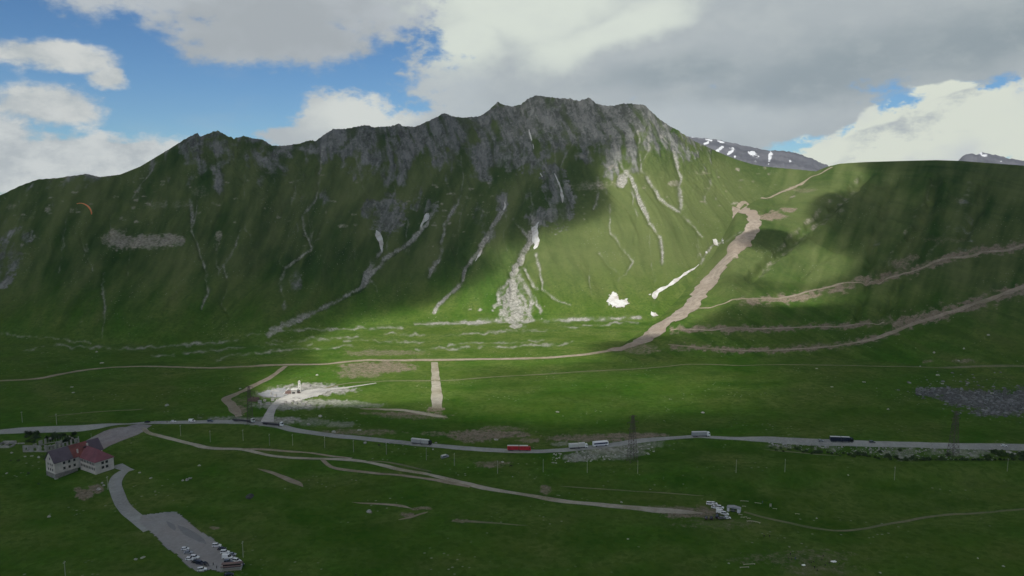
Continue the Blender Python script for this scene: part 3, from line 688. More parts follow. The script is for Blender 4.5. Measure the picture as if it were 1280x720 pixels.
for _ in range(10):
    L_ = (HD - zt) / sun_dir[2]
    gxw = XD - sun_dir[0] * L_; gyw = YD - sun_dir[1] * L_
    zt = zt * .5 + .5 * np.maximum(height(np.clip(gxw, -.79 * np.maximum(gyw, 80), .79 * np.maximum(gyw, 80)), np.clip(gyw, 0, 2500)), -20)
px3, py3 = proj(gxw, gyw, zt)
li = sample(lit, px3, py3) * (gyw > 250)
li = blur(li, 8)
nz = fbm(XD / 260, YD / 260, 5, .55)
T_ = 150 * (1 - li * 1.7) + 55 * nz * np.clip(1 - 1.1 * li, 0, 1)
rimx = np.minimum.reduce([XD - Xd[0], Xd[-1] - XD, YD - Yd[0], Yd[-1] - YD])
T_ = T_ * sstep(0, 350, rimx + 120 * nz) - 4
T_ = np.maximum(T_, 0)
keep = (T_[:-1, :-1] + T_[1:, :-1] + T_[:-1, 1:] + T_[1:, 1:]) > 0
mr, mc = XD.shape
top = np.stack([XD, YD, HD + T_ * .7 * (1 + .5 * np.abs(nz))], -1).reshape(-1, 3); bot = np.stack([XD, YD, HD - T_ * .3], -1).reshape(-1, 3)
id_ = np.arange(mr * mc).reshape(mr, mc)
qt = np.stack([id_[:-1, :-1], id_[:-1, 1:], id_[1:, 1:], id_[1:, :-1]], -1)[keep]
N_ = mr * mc
zero = (T_.ravel() <= 0)
bm_map = np.where(zero, np.arange(N_), np.arange(N_) + N_)
qb = bm_map[qt][:, ::-1]
F = np.vstack([qt, qb])
used = np.unique(F); re_ = np.full(2 * N_, -1); re_[used] = np.arange(len(used))
CLOUD = bpy.data.materials.new('cloud_vapour'); CLOUD.use_nodes = True
t = CLOUD.node_tree; t.nodes.clear()
pv = t.nodes.new('ShaderNodeVolumePrincipled'); mo = t.nodes.new('ShaderNodeOutputMaterial'); t.links.new(pv.outputs[0], mo.inputs['Volume'])
pv.inputs['Color'].default_value = (.99, .99, .99, 1); pv.inputs['Density'].default_value = .026; pv.inputs['Anisotropy'].default_value = .75
CLOUD.cycles.homogeneous_volume = True
DECK = mesh_arrays('cloud', np.vstack([top, bot])[used], re_[F], CLOUD)
tag(DECK, kind='structure')
# ------------------------------------------------------------------ the air
hv = np.array([(x, y, z) for z in (-90, 900) for y in (-950, 6900) for x in (-6600, 6600)], float)
hf = np.array([(0, 2, 3, 1), (4, 5, 7, 6), (0, 1, 5, 4), (2, 6, 7, 3), (0, 4, 6, 2), (1, 3, 7, 5)])
HZ = bpy.data.materials.new('valley_air'); HZ.use_nodes = True; t = HZ.node_tree; t.nodes.clear()
pv = t.nodes.new('ShaderNodeVolumePrincipled'); mo = t.nodes.new('ShaderNodeOutputMaterial'); t.links.new(pv.outputs[0], mo.inputs['Volume'])
pv.inputs['Color'].default_value = (.75, .85, 1, 1); pv.inputs['Density'].default_value = 2.8e-5; pv.inputs['Anisotropy'].default_value = .3
HZ.cycles.homogeneous_volume = True
tag(mesh_arrays('haze', hv, hf, HZ, smooth=False), kind='stuff')
# ------------------------------------------------------------------ roads, tracks, snow : sheets laid on the ground
def resample(pts, step=2.5):
    P_ = np.array(pts, float); out = []
    n = len(P_)
    for i in range(n - 1):
        p0 = P_[max(i - 1, 0)]; p1 = P_[i]; p2 = P_[i + 1]; p3 = P_[min(i + 2, n - 1)]
        L = np.hypot(*(p2 - p1)[:2]); k_ = max(int(L / step), 1)
        for j in range(k_):
            t_ = j / k_
            a = .5 * (2 * p1 + (p2 - p0) * t_ + (2 * p0 - 5 * p1 + 4 * p2 - p3) * t_ ** 2 + (3 * p1 - p0 - 3 * p2 + p3) * t_ ** 3)
            out.append(a)
    out.append(P_[-1]); return np.array(out)
def ribbon(name, pix, width, m, lift_=.2, jag=.15, step=2.5, kind='structure', parent=None, seed=0.0, fade=0):
    """pix: (px, py[, width]) ; a draped strip of real width"""
    pts = []
    for p in pix:
        h_ = hit(p[0], p[1]); pts.append((h_[0], h_[1], p[2] if len(p) > 2 else width))
    C_ = resample(pts, step)
    d = np.gradient(C_[:, :2], axis=0); L = np.hypot(d[:, 0], d[:, 1]) + 1e-9
    nx, ny = -d[:, 1] / L, d[:, 0] / L
    s_ = np.arange(len(C_)) * step
    wl = C_[:, 2] / 2 * (1 + jag * 2 * fbm(s_ / 22 + seed, s_ * 0 + 1, 2, .5)); wr = C_[:, 2] / 2 * (1 + jag * 2 * fbm(s_ / 22 + seed, s_ * 0 + 9, 2, .5))
    if fade:
        tp = np.clip(np.minimum(s_, s_[-1] - s_) / fade, .1, 1); wl *= tp; wr *= tp
    K = 7; ks = np.linspace(-1, 1, K)
    off = np.where(ks[None, :] < 0, ks[None, :] * wl[:, None], ks[None, :] * wr[:, None])
    X = C_[:, 0:1] + nx[:, None] * off; Y = C_[:, 1:2] + ny[:, None] * off
    zz = height(X, Y) + lift_ * (1 - .5 * np.abs(ks)[None, :] ** 4)
    n_ = len(C_); id_ = np.arange(n_ * K).reshape(n_, K)
    q_ = np.stack([id_[:-1, :-1], id_[1:, :-1], id_[1:, 1:], id_[:-1, 1:]], -1).reshape(-1, 4)
    # flip so that faces look up
    q_ = q_[:, ::-1]
    o = mesh_arrays(name, np.stack([X, Y, zz], -1).reshape(-1, 3), q_, m, parent)
    if kind: o['kind'] = kind
    return o
def patch(name, outline, m, lift_=.25, step=2.0, jag=1.0, kind='structure'):
    """a sheet over the ground inside an outline given by its corners (photo positions)"""
    W_ = np.array([hit(*p)[:2] for p in outline])
    x0, y0 = W_.min(0) - 2; x1, y1 = W_.max(0) + 2
    nx_, ny_ = int((x1 - x0) / step) + 2, int((y1 - y0) / step) + 2
    GX, GY = np.meshgrid(np.linspace(x0, x1, nx_), np.linspace(y0, y1, ny_))
    def inside(X, Y):
        c_ = np.zeros(X.shape, bool); n = len(W_)
        for i in range(n):
            xi, yi = W_[i]; xj, yj = W_[i - 1]
            cond = ((yi > Y) != (yj > Y)) & (X < (xj - xi) * (Y - yi) / (yj - yi + 1e-12) + xi)
            c_ ^= cond
        return c_
    ww = jag * fbm(GX / 5, GY / 5, 3, .6) * 1.5; w2_ = jag * fbm(GX / 5 + 9, GY / 5, 3, .6) * 1.5
    ins_ = inside(GX[:-1, :-1] + step / 2 + ww[:-1, :-1], GY[:-1, :-1] + step / 2 + w2_[:-1, :-1])
    id_ = np.arange(nx_ * ny_).reshape(ny_, nx_)
    q_ = np.stack([id_[:-1, :-1], id_[:-1, 1:], id_[1:, 1:], id_[1:, :-1]], -1)[ins_]
    V_ = np.stack([GX, GY, height(GX, GY) + lift_], -1).reshape(-1, 3)
    used_ = np.unique(q_); r_ = np.full(len(V_), -1); r_[used_] = np.arange(len(used_))
    o = mesh_arrays(name, V_[used_], r_[q_], m); o['kind'] = kind
    return o
def soil_mat(name, a, b_, c_, scale=.35, edge=None):
    m = bpy.data.materials.new(name); m.use_nodes = True; q = NB(m.node_tree); bs = m.node_tree.nodes['Principled BSDF']
    bs.inputs['Roughness'].default_value = .95; bs.inputs['Specular IOR Level'].default_value = .15
    pos = q.n('ShaderNodeNewGeometry').outputs['Position']
    n1 = q.noise(pos, scale, 5, .62); n2 = q.noise(pos, scale * .15, 4, .6); n3 = q.noise(pos, scale * 5, 3, .6)
    x = q.mix(q.ss(n1, .3, .7), a, b_); x = q.mix(q.ss(n2, .42, .68), x, c_); x = q.mix(q.m('MULTIPLY', q.ss(n3, .4, .7), .3), x, tuple(v_ * 1.3 for v_ in b_))
    q.t.links.new(x, bs.inputs['Base Color'])
    bu = q.n('ShaderNodeBump'); bu.inputs['Strength'].default_value = .4; bu.inputs['Distance'].default_value = .4
    q.t.links.new(n1, bu.inputs['Height']); q.t.links.new(bu.outputs[0], bs.inputs['Normal'])
    return m
ASPH = soil_mat('worn_asphalt', (0.238, 0.249, 0.232), (0.308, 0.319, 0.303), (0.210, 0.215, 0.206), .12)
APRON = soil_mat('gravelled_asphalt', (0.189, 0.180, 0.180), (0.266, 0.256, 0.251), (0.224, 0.187, 0.180), .15)
LOT = soil_mat('lot_asphalt', (0.217, 0.222, 0.216), (0.280, 0.284, 0.274), (0.259, 0.243, 0.229), .10)
PALED = soil_mat('pale_track_dirt', (.27, .25, .20), (.36, .34, .28), (.20, .18, .12), .2)
BROWN = soil_mat('brown_track_dirt', (.20, .165, .125), (.30, .26, .205), (.17, .155, .10), .2)
LAND = soil_mat('landslip_earth', (.19, .158, .125), (.31, .272, .228), (.215, .175, .138), .12)
GRAVEL = soil_mat('quarry_gravel', (.34, .335, .31), (.46, .45, .42), (.26, .26, .25), .2)
FAINT = soil_mat('grassy_track', (.12, .13, .07), (.17, .165, .10), (.085, .11, .045), .2)
SNOW = soil_mat('old_snow', (.47, .47, .45), (.58, .59, .59), (.34, .31, .28), .5)

ribbon('road', [(-110, 546.5)] + [(p_[0], p_[1], 8.2 if p_[0] < 850 else 6.4) for p_ in ROAD[1:-1]] + [(1330, 560, 6.4), (1390, 561, 6.4)], 8.2, ASPH, .32, .02)
ribbon('track', [(-110,480,5),(0,476,5),(40,474,6),(80,467,7),(120,461,6),(160,458.5,5),(240,459.5,6),(300,458.5,7),(356,456,8),(400,455.5,7),(440,451.5,8),(480,450.5,8),(540,450,9),(600,449,8),(660,448,8),(700,446,8),(740,442,9),(768,437.5,9)], 7, BROWN, .3, .2)
ribbon('landslip', [(762,438.5,12),(785,432,22),(800,427,24),(815,417,24),(830,404,28),(845,396,32),(857,388,30),(868,376,25),(880,360,32),(893,343,36),(905,327,32),(918,312,28),(930,298,28),(940,286,22),(943,273,20),(938,266,20),(928,262.5,20),(920,260,14)], 12, LAND, 1.0, .3)
ribbon('track', [(922,260,8),(935,255,7),(955,248,7),(980,239,7),(1005,228,7),(1025,217.5,6),(1040,209,5)], 6, BROWN, .7, .15, seed=3)
ribbon('track', [(357,458,5),(345,467,6),(330,476,7),(310,486,7),(292,494,7),(283,499,8),(288,505,9),(294,513,9),(299,521,5)], 6, BROWN, .3, .25, seed=5)
ribbon('track', [(543,453,7),(544,465,8),(545,480,9),(546,495,10),(546,511,9)], 8, PALED, .3, .1, seed=7)
ribbon('track', [(395,489,4),(430,480,4),(470,477,3),(540,476,3.4),(600,472.5,3.4),(660,469,3),(700,466.5,3.4),(760,463,3),(830,458.5,3),(870,455.5,3),(960,456,3.4),(1100,458,4),(1200,459,4),(1385,462,4)], 3.4, FAINT, .3, .2, seed=8)
ribbon('track', [(450,511,3),(480,512,4),(505,513,5),(535,518,6),(560,522,4)], 4, PALED, .3, .3, seed=2, fade=8)
ribbon('quarry_road', [(334,528,11),(337,518,8),(340,511,7),(348,503,9),(360,497,12),(385,491,12),(410,487,8),(440,483.5,4),(470,479,3)], 8, GRAVEL, .34, .15, seed=4)
patch('gravel_yard', [(350,501),(362,493),(380,488),(400,486),(415,486),(405,492),(395,496),(370,502),(350,505)], GRAVEL, .36)
patch('gravel_yard', [(322,493),(335,488),(355,485),(366,490),(352,497),(332,497)], soil_mat('grey_grit', (.20,.21,.22), (.27,.28,.29), (.30,.30,.29)), .36)
ribbon('access_road', [(181,531,12),(168,536.5,16),(155,541,20),(140,546.5,23),(125,553,24),(112,560,22)], 20, APRON, .28, .05)
ribbon('access_road', [(146,581.5,8),(158,587,6),(163,589,6)], 5, ASPH, .24, .05)
ribbon('access_road', [(163,586,4),(154,590,7),(147,596,8),(144,605,8),(147,617,8),(152,629,8),(162,641,8.4),(175,651,9),(192,661,12)], 7, ASPH, .26, .05)
LOTP = [(176,645),(192,643),(207,640.5),(221,640.5),(230,648),(241,658),(250,665),(263,672),(272,680),(284,688),(298,699),(304,706),(298,712),(276,716),(262,712),(252,717),(244,714),(230,703),(222,695),(205,683),(196,672),(184,662),(174,652)]
patch('parking_lot', LOTP, LOT, .34, 1.0, .5)
STAIN = soil_mat('patched_asphalt', (.165, .17, .172), (.215, .222, .224), (.19, .192, .19), .3)
ribbon('asphalt_patch', [(222,657,2),(232,664,5),(241,670,7),(250,675,6),(258,681,3)], 4, STAIN, .40, .35, seed=50, fade=5)
ribbon('asphalt_patch', [(208,652,2),(214,657,4),(219,664,3)], 3, STAIN, .40, .35, seed=52, fade=4)
ribbon('dirt_path', [(178,534.5,5),(186,541,4),(200,545,4),(215,549,4),(240,555,4.4),(258,559.5,5),(275,561,4.4),(300,561.5,4.4),(318,565,4),(335,569,4),(355,571.5,4),(380,573,3.6),(402,573.5,4),(430,574.5,4),(455,577,4.4),(480,582,4.4),(500,587,4.4),(530,592,4),(560,599,4.6),(585,605,5),(610,611,5),(640,616,5),(665,620,4.6),(700,626,5.4),(740,630,6),(780,634,7),(820,637.5,8),(850,639.5,7),(872,641,3),(880,641.5,.6)], 4, PALED, .26, .2, seed=1)
ribbon('dirt_path', [(302,561.5,3.5),(330,562,3.4),(355,564,3),(390,566.5,2.6),(415,570.5,3),(440,573,3)], 3, BROWN, .27, .25, seed=6)
ribbon('dirt_path', [(402,574,3),(410,581,4),(418,585,3.4),(440,588.5,3.4),(470,592,3.2),(500,594,3.2),(530,598,3.4),(560,603,3.6),(588,608.5,4)], 3.4, BROWN, .27, .25, seed=9)
ribbon('dirt_path', [(455,577,2.4),(480,577.5,2.4),(510,583,2.4),(540,590,2.2)], 2, FAINT, .26, .25, seed=9, fade=6)
ribbon('dirt_path', [(322,586,2.2),(340,591,4),(355,597,4),(372,604,4),(379,609,2.5)], 3, BROWN, .26, .3, seed=12, fade=6)
ribbon('dirt_path', [(565,652,3),(590,652,2.4),(630,655,2),(660,657,2)], 2, FAINT, .26, .3, seed=13, fade=8)
ribbon('dirt_path', [(930,640,2.4),(955,647,3),(985,653.5,3),(1010,659,3),(1045,663.5,2.6),(1080,661,2.6),(1120,653.5,2.8),(1150,648,2.8),(1185,643.5,2.8),(1230,641,2.6),(1385,632,2.6)], 2, FAINT, .26, .2, seed=14)
ribbon('dirt_path', [(955,562,2),(1000,566,2.4),(1050,570,2)], 2, FAINT, .26, .2, seed=15, fade=10)
ribbon('dirt_path', [(700,608,1.6),(760,612,1.6),(840,617,1.6),(880,620,1.4)], 1.6, FAINT, .26, .2, seed=16, fade=10)
ribbon('dirt_path', [(440,628,1.4),(470,630,2.4),(495,631.5,3),(515,636,3)], 2, BROWN, .26, .3, seed=17, fade=6)
ribbon('dirt_path', [(498,650,1.6),(512,647,2.6),(525,643,2),(535,640,3)], 2, BROWN, .26, .3, seed=18, fade=3)
ribbon('dirt_path', [(20,505,1.5),(80,519,1.5),(60,521,1.6),(120,515,2),(180,511.5,2)][2:], 2, FAINT, .3, .3, seed=21, fade=6)
# terrace lines on the right hill
ribbon('track', [(860,385,1.8),(900,381,2.4),(960,373,3.0),(1000,368,3.6),(1050,355,3.0),(1090,352,3.0),(1120,345,3.0),(1150,336,3.6),(1185,323,4.2),(1230,315,4.8),(1290,306,4.8),(1370,292,4.8)], 4, BROWN, .6, .4, seed=31)
ribbon('track', [(838,413,1.8),(870,412,2.4),(900,411.5,3.0),(960,411,3.0),(1010,409,2.4),(1060,407,2.4),(1105,403,2.4)], 4, BROWN, .6, .4, seed=32)
ribbon('track', [(835,431,1.2),(870,434,1.8),(920,438,1.8),(980,437.5,2.4),(1030,434,3.0),(1060,430,3.0),(1095,423,5.4),(1120,414,6.0),(1145,404,5.4),(1180,393,6.0),(1215,381,6.6),(1250,369,7.2),(1290,356,7.2),(1370,330,6.0)], 4, BROWN, .6, .4, seed=33)
# snow lying in the gullies
def snow(pix, w=4, sd=0): return ribbon('snow_patch', pix, w, SNOW, 1.1, .55, 1.2, seed=40 + sd, fade=4)
snow([(536,267,5),(532,273,6),(528,280,5),(526,286,2)], 5, 0)
snow([(470,288,2),(474,294,11),(476,303,8),(477,312,4),(478,316,2)], 5, 1)
snow([(602,313,3),(599,320,4),(594,327,2)], 4, 2)
snow([(674,278,6),(669,286,9),(669,296,9),(671,305,9),(668,312,6)], 6, 3)
snow([(661,162,1.5),(663,171,3),(665,176,2)], 2, 4); snow([(666,180,1.5),(667,187,2)], 2, 5)
snow([(693,217,1.5),(697,226,2.4),(701,236,3),(703,246,4),(703,254,3)], 3, 6); snow([(675,217,2),(678,222,2)], 2, 7)
snow([(630,252,1),(632,258,3),(629,263,2)], 2, 8)
patch('snow_patch', [(891,300),(895,299),(897,303),(903,303.5),(905,306),(898,307.5),(892,305)], SNOW, 1.0, .8, .8); snow([(882,317,2),(884,315,4)], 3, 10)
snow([(874,331,1.4),(868,336,2),(858,341.5,4),(852,346,3),(846,350,5),(838,356,5),(828,361,6),(820,367,8),(817,374,5)], 4, 11)
snow([(811,369,4),(814,368,2)], 4, 12); snow([(814,390,3),(817,393,8),(823,395,3)], 4, 13)
patch('snow_patch', [(759,378),(762,370),(768,365),(772,370),(774,376),(780,375),(784,374),(786,380),(780,385),(770,385),(763,382)], SNOW, 1.0, 1.0, 2.4)
# ------------------------------------------------------------------ object builders
class MB:
    """collects boxes, bars and prisms, linked as one mesh object"""
    def __init__(s): s.v = []; s.f = []; s.mi = []
    def add(s, vs, fs, mi=0):
        n = len(s.v); s.v += [tuple(map(float, p)) for p in vs]; s.f += [tuple(i + n for i in f) for f in fs]; s.mi += [mi] * len(fs); return s
    def box(s, c, d, rz=0.0, mi=0, taper=1.0):
        cx, cy, cz = c; hx, hy, hz = d[0] / 2, d[1] / 2, d[2] / 2
        co, si = math.cos(rz), math.sin(rz); vs = []
        for z, k_ in ((-hz, 1), (hz, taper)):
            for x, y in ((-hx, -hy), (hx, -hy), (hx, hy), (-hx, hy)):
                vs.append((cx + (x * co - y * si) * k_, cy + (x * si + y * co) * k_, cz + z))
        return s.add(vs, [(3, 2, 1, 0), (4, 5, 6, 7), (0, 1, 5, 4), (1, 2, 6, 5), (2, 3, 7, 6), (3, 0, 4, 7)], mi)
    def bar(s, a, b_, w, mi=0, n=4, w2=None):
        a = Vector(a); b_ = Vector(b_); d = (b_ - a).normalized()
        u_ = d.orthogonal().normalized(); v_ = d.cross(u_); w2 = w if w2 is None else w2
        vs = [a + (u_ * math.cos(2 * math.pi * i / n + .785) + v_ * math.sin(2 * math.pi * i / n + .785)) * w / 2 for i in range(n)] + \
             [b_ + (u_ * math.cos(2 * math.pi * i / n + .785) + v_ * math.sin(2 * math.pi * i / n + .785)) * w2 / 2 for i in range(n)]
        fs = [(i, (i + 1) % n, n + (i + 1) % n, n + i) for i in range(n)] + [tuple(range(n))[::-1], tuple(range(n, 2 * n))]
        return s.add(vs, fs, mi)
    def prism(s, prof, y0, y1, mi=0, inset=None):
        """profile in x,z extruded along y; inset: per-vertex y shrink"""
        n = len(prof); ins_ = inset or [0] * n
        vs = [(x, y0 + ins_[i], z) for i, (x, z) in enumerate(prof)] + [(x, y1 - ins_[i], z) for i, (x, z) in enumerate(prof)]
        fs = [(i, (i + 1) % n, n + (i + 1) % n, n + i) for i in range(n)] + [tuple(range(n))[::-1], tuple(range(n, 2 * n))]
        return s.add(vs, fs, mi)
    def wheel(s, x, y, z, r, w, mi=0, n=12):
        vs = []; 
        for yy in (y - w / 2, y + w / 2):
            vs += [(x + r * math.cos(2 * math.pi * i / n), yy, z + r * math.sin(2 * math.pi * i / n)) for i in range(n)]
        fs = [(i, (i + 1) % n, n + (i + 1) % n, n + i) for i in range(n)] + [tuple(range(n))[::-1], tuple(range(n, 2 * n))]
        return s.add(vs, fs, mi)
    def ball(s, c, r, n=8, m_=6, mi=0):
        rx, ry, rz = r if isinstance(r, tuple) else (r, r, r)
        vs = [(c[0], c[1], c[2] + rz)]
        for i in range(1, m_):
            a = math.pi * i / m_
            vs += [(c[0] + rx * math.sin(a) * math.cos(2 * math.pi * j / n), c[1] + ry * math.sin(a) * math.sin(2 * math.pi * j / n), c[2] + rz * math.cos(a)) for j in range(n)]
        vs.append((c[0], c[1], c[2] - rz)); L = len(vs) - 1
        fs = [(0, 1 + j, 1 + (j + 1) % n) for j in range(n)]
        for i in range(m_ - 2):
            fs += [(1 + i * n + j, 1 + (i + 1) * n + j, 1 + (i + 1) * n + (j + 1) % n, 1 + i * n + (j + 1) % n) for j in range(n)]
        fs += [(L, 1 + (m_ - 2) * n + (j + 1) % n, 1 + (m_ - 2) * n + j) for j in range(n)]
        return s.add(vs, fs, mi)
    def build(s, name, m, parent=None, smooth=False, bevel=0):
        me = bpy.data.meshes.new(name); me.from_pydata(s.v, [], s.f)
        for q_ in (m if isinstance(m, (list, tuple)) else [m]): me.materials.append(q_)
        me.polygons.foreach_set('material_index', s.mi); me.polygons.foreach_set('use_smooth', [smooth] * len(s.f)); me.update()
        import bmesh
        bm = bmesh.new(); bm.from_mesh(me); bmesh.ops.recalc_face_normals(bm, faces=bm.faces)
        if bevel: bmesh.ops.bevel(bm, geom=list(bm.edges), offset=bevel, segments=1, affect='EDGES')
        bm.to_mesh(me); bm.free()
        o = bpy.data.objects.new(name, me); COL.objects.link(o); o.parent = parent
        return o
def empty(name, loc, rz, label, cat, group=None, pitch=0.0):
    o = bpy.data.objects.new(name, None); COL.objects.link(o); o.location = loc; o.rotation_euler = (0, pitch, rz)
    o.empty_display_size = 1; return tag(o, label, cat, group)
def copy_tree(o, parent=None, swap=None):
    c_ = o.copy(); COL.objects.link(c_); c_.parent = parent
    if swap and c_.type == 'MESH':
        for i, ms in enumerate(c_.data.materials):
            if ms in swap:
                c_.data = c_.data.copy(); break
        for i, ms in enumerate(c_.data.materials):
            if ms in swap: c_.data.materials[i] = swap[ms]
    for ch in [x for x in bpy.data.objects if x.parent == o]: copy_tree(ch, c_, swap)
    return c_
M = {
 'white': mat('white_paint', (.84, .85, .84), .35, spec=.5), 'silver': mat('silver_paint', (.38, .40, .42), .3, .4), 'black': mat('black_paint', (.012, .013, .016), .25), 'navy': mat('navy_paint', (.02, .028, .055), .3),
 'grey': mat('grey_paint', (.10, .105, .11), .35), 'red': mat('red_tarpaulin', (.42, .012, .022), .55, noise_amt=.15, nscale=.6), 'bluegrey': mat('bluegrey_paint', (.12, .15, .20), .35),
 'glass': mat('dark_glass', (.015, .018, .022), .12), 'tyre': mat('tyre_rubber', (.015, .015, .016), .9), 'rim': mat('rim_metal', (.35, .35, .36), .4, .6), 'lamp': mat('lamp_lens', (.6, .6, .58), .2), 'tail': mat('tail_lens', (.30, .02, .02), .3),
 'box': mat('box_body_grey', (.36, .37, .37), .55, noise_amt=.08, nscale=.8), 'boxroof': mat('box_roof', (.62, .62, .60), .6), 'chassis': mat('chassis', (.03, .03, .033), .7), 'cream': mat('cream_box', (.56, .56, .52), .6, noise_amt=.06, nscale=.8),
 'stripe': mat('blue_stripe', (.03, .05, .20), .4), 'plaster': mat('hotel_plaster', (.56, .51, .46), .9, noise_amt=.16, nscale=.25), 'stone': mat('stone_base', (.22, .21, .19), .95, noise_amt=.25, nscale=.6),
 'roofred': mat('rusty_red_roof', (.16, .048, .040), .75, noise_amt=.3, nscale=.2), 'roofpur': mat('purple_grey_roof', (.090, .072, .092), .75, noise_amt=.18, nscale=.2), 'roofplum': mat('plum_roof', (.16, .055, .070), .75, noise_amt=.2, nscale=.2),
 'dark': mat('dark_opening', (.008, .009, .009), .6), 'frame': mat('window_frame', (.30, .28, .25), .8), 'ruin': mat('ruin_plaster', (.30, .29, .26), .95, noise_amt=.22, nscale=.3), 'concrete': mat('concrete', (.34, .33, .31), .95, noise_amt=.2, nscale=.4),
 'brownroof': mat('brown_sheet_roof', (.16, .105, .09), .8, noise_amt=.2, nscale=.5), 'pole': mat('pale_concrete_pole', (.27, .28, .22), .9), 'steel': mat('weathered_steel', (.075, .055, .05), .7), 'wire': mat('wire', (.06, .06, .06), .6),
 'skin': mat('skin', (.42, .27, .20), .6), 'coat': mat('dark_clothing', (.006, .007, .009), .9), 'coatblue': mat('blue_clothing', (.05, .09, .14), .9), 'wood': mat('pale_planks', (.36, .33, .27), .9), 'rockm': mat('limestone', (.30, .30, .27), .95, noise_amt=.3, nscale=.8),
 'rockd': mat('dark_rock', (.045, .048, .045), .95, noise_amt=.3, nscale=.8), 'orange': mat('orange_sail', (.80, .25, .10), .6), 'canvas': mat('white_canvas', (.62, .62, .66), .8), 'canvgrey': mat('grey_canvas', (.30, .31, .32), .8),
 'leaf': mat('shrub_leaf', (.035, .070, .016), .9, noise_amt=.4, nscale=.7), 'stem': mat('shrub_stem', (.08, .06, .04), .9), 'hide': mat('dark_hide', (.02, .017, .015), .9),
}
def ground_at(px, py): return hit(px, py)
def heading(p1, p2):
    a = hit(*p1); b_ = hit(*p2); return math.atan2(b_[1] - a[1], b_[0] - a[0])

# ---- cars : x forward, origin on the ground
def make_car(kind, paint, label, group):
    L, Wd, Hh_ = {'sedan': (4.6, 1.8, 1.45), 'suv': (4.7, 1.9, 1.85), 'hatch': (4.1, 1.75, 1.5), 'van': (5.3, 2.0, 2.3)}[kind]
    e = empty('parked_car' if kind != 'van' else 'parked_van', (0, 0, 0), 0, label, 'car' if kind != 'van' else 'van', group)
    h = L / 2
    lower = [(-h, .35), (-h + .05, .85), (-h + .3, 1.0), (h - 1.3, .98), (h - .25, .80), (h, .6), (h, .32), (h - .4, .25), (-h + .4, .25)]
    if kind in ('suv', 'van'): lower = [(x, z * 1.15) for x, z in lower]
    b_ = MB(); b_.prism(lower, -Wd / 2, Wd / 2, inset=[.06, .02, .05, .05, .08, .1, .08, .06, .06]).build('body', paint, e, bevel=.03)
    bz = max(z for _, z in lower)
    cab = {'sedan': [(-h + .55, bz - .02), (-h + 1.15, Hh_), (h - 2.0, Hh_), (h - 1.25, bz - .02)], 'hatch': [(-h + .12, bz - .02), (-h + .5, Hh_), (h - 1.8, Hh_), (h - 1.05, bz - .02)],
           'suv': [(-h + .1, bz - .02), (-h + .35, Hh_), (h - 1.95, Hh_), (h - 1.3, bz - .02)], 'van': [(-h + .05, bz - .02), (-h + .1, Hh_), (h - 1.5, Hh_), (h - .75, bz - .02)]}[kind]
    MB().prism(cab, -Wd / 2 + .1, Wd / 2 - .1, inset=[0, .13, .13, 0]).build('window_glass', M['glass'], e)
    rx0, rx1 = cab[1][0], cab[2][0]
    ro = MB().box(((rx0 + rx1) / 2, 0, Hh_ + .02), (rx1 - rx0 + .1, Wd - .42, .06))
    for sy in (-1, 1):
        for i in (0, 3):
            a = cab[i]; t_ = cab[1 if i == 0 else 2]
            ro.bar((a[0], sy * (Wd / 2 - .09), a[1]), (t_[0], sy * (Wd / 2 - .21), t_[1]), .09)
        xm = (rx0 + rx1) / 2
        ro.bar((xm, sy * (Wd / 2 - .09), bz), (xm, sy * (Wd / 2 - .21), Hh_), .09)
    if kind == 'van': ro.box((-h * .35, 0, (bz + Hh_) / 2), (L * .58, Wd - .12, Hh_ - bz - .02), taper=.96)
    ro.build('roof', paint, e)
    for x in (-h + .85, h - .85):
        for sy in (-1, 1):
            w_ = MB().wheel(x, sy * (Wd / 2 - .1), .34, .34, .22).build('wheel', M['tyre'], e)
            MB().wheel(x, sy * (Wd / 2 + .015), .34, .2, .03, n=8).build('rim', M['rim'], w_)
    for sy in (-1, 1):
        MB().box((h - .06, sy * (Wd / 2 - .35), .68 if kind != 'van' else .8), (.14, .32, .16)).build('headlight', M['lamp'], e)
        MB().box((-h + .02, sy * (Wd / 2 - .28), .78 if kind != 'van' else .9), (.1, .28, .16)).build('tail_light', M['tail'], e)
    return e
protos = {}
def car(kind, paint, px, py, rz, label, group=None, dz=.36):
    p = ground_at(px, py)
    key = kind
    if key not in protos:
        e = make_car(kind, M[paint], label, group); protos[key] = (e, M[paint]); o = e
    else:
        src, pm = protos[key]; o = copy_tree(src, swap={pm: M[paint]} if pm != M[paint] else None)
        o['label'] = label
        if group: o['group'] = group
        elif 'group' in o: del o['group']
    zz = [float(height(p[0] + a, p[1] + b_)) for a in (-1.5, 1.5) for b_ in (-1.5, 1.5)]
    o.location = (p[0], p[1], sum(zz) / 4 + dz); o.rotation_euler = (0, 0, rz)
    return o
GL = 'cars parked in the asphalt lot'
LOTA = heading((225, 690), (248, 716))            # along the lot edge, towards the viewer
ax_ = LOTA + math.pi / 2
car('hatch', 'white', 231.6, 688, ax_ - .55, 'white hatchback at the far end of the row on the left kerb of the lot', GL)
car('sedan', 'silver', 235.4, 692.5, ax_ - .6, 'silver sedan between two white cars in the left row of the lot', GL)
car('suv', 'white', 243.6, 698.6, ax_ - .75, 'white off-roader parked just above the black cars on the left of the lot', GL)
car('hatch', 'white', 237.2, 700.6, ax_ - .75, 'small white hatchback pressed against the left edge of the lot', GL)
car('sedan', 'black', 245.4, 704.5, ax_ - .9, 'black sedan nearest the left edge in the cluster of black cars', GL)
car('suv', 'navy', 250.5, 706, ax_ - 1.0, 'dark navy off-roader in the middle of the three dark cars at the left', GL)
car('sedan', 'black', 257, 707, ax_ - 1.3, 'black sedan sticking out furthest into the lot from the left row', GL)
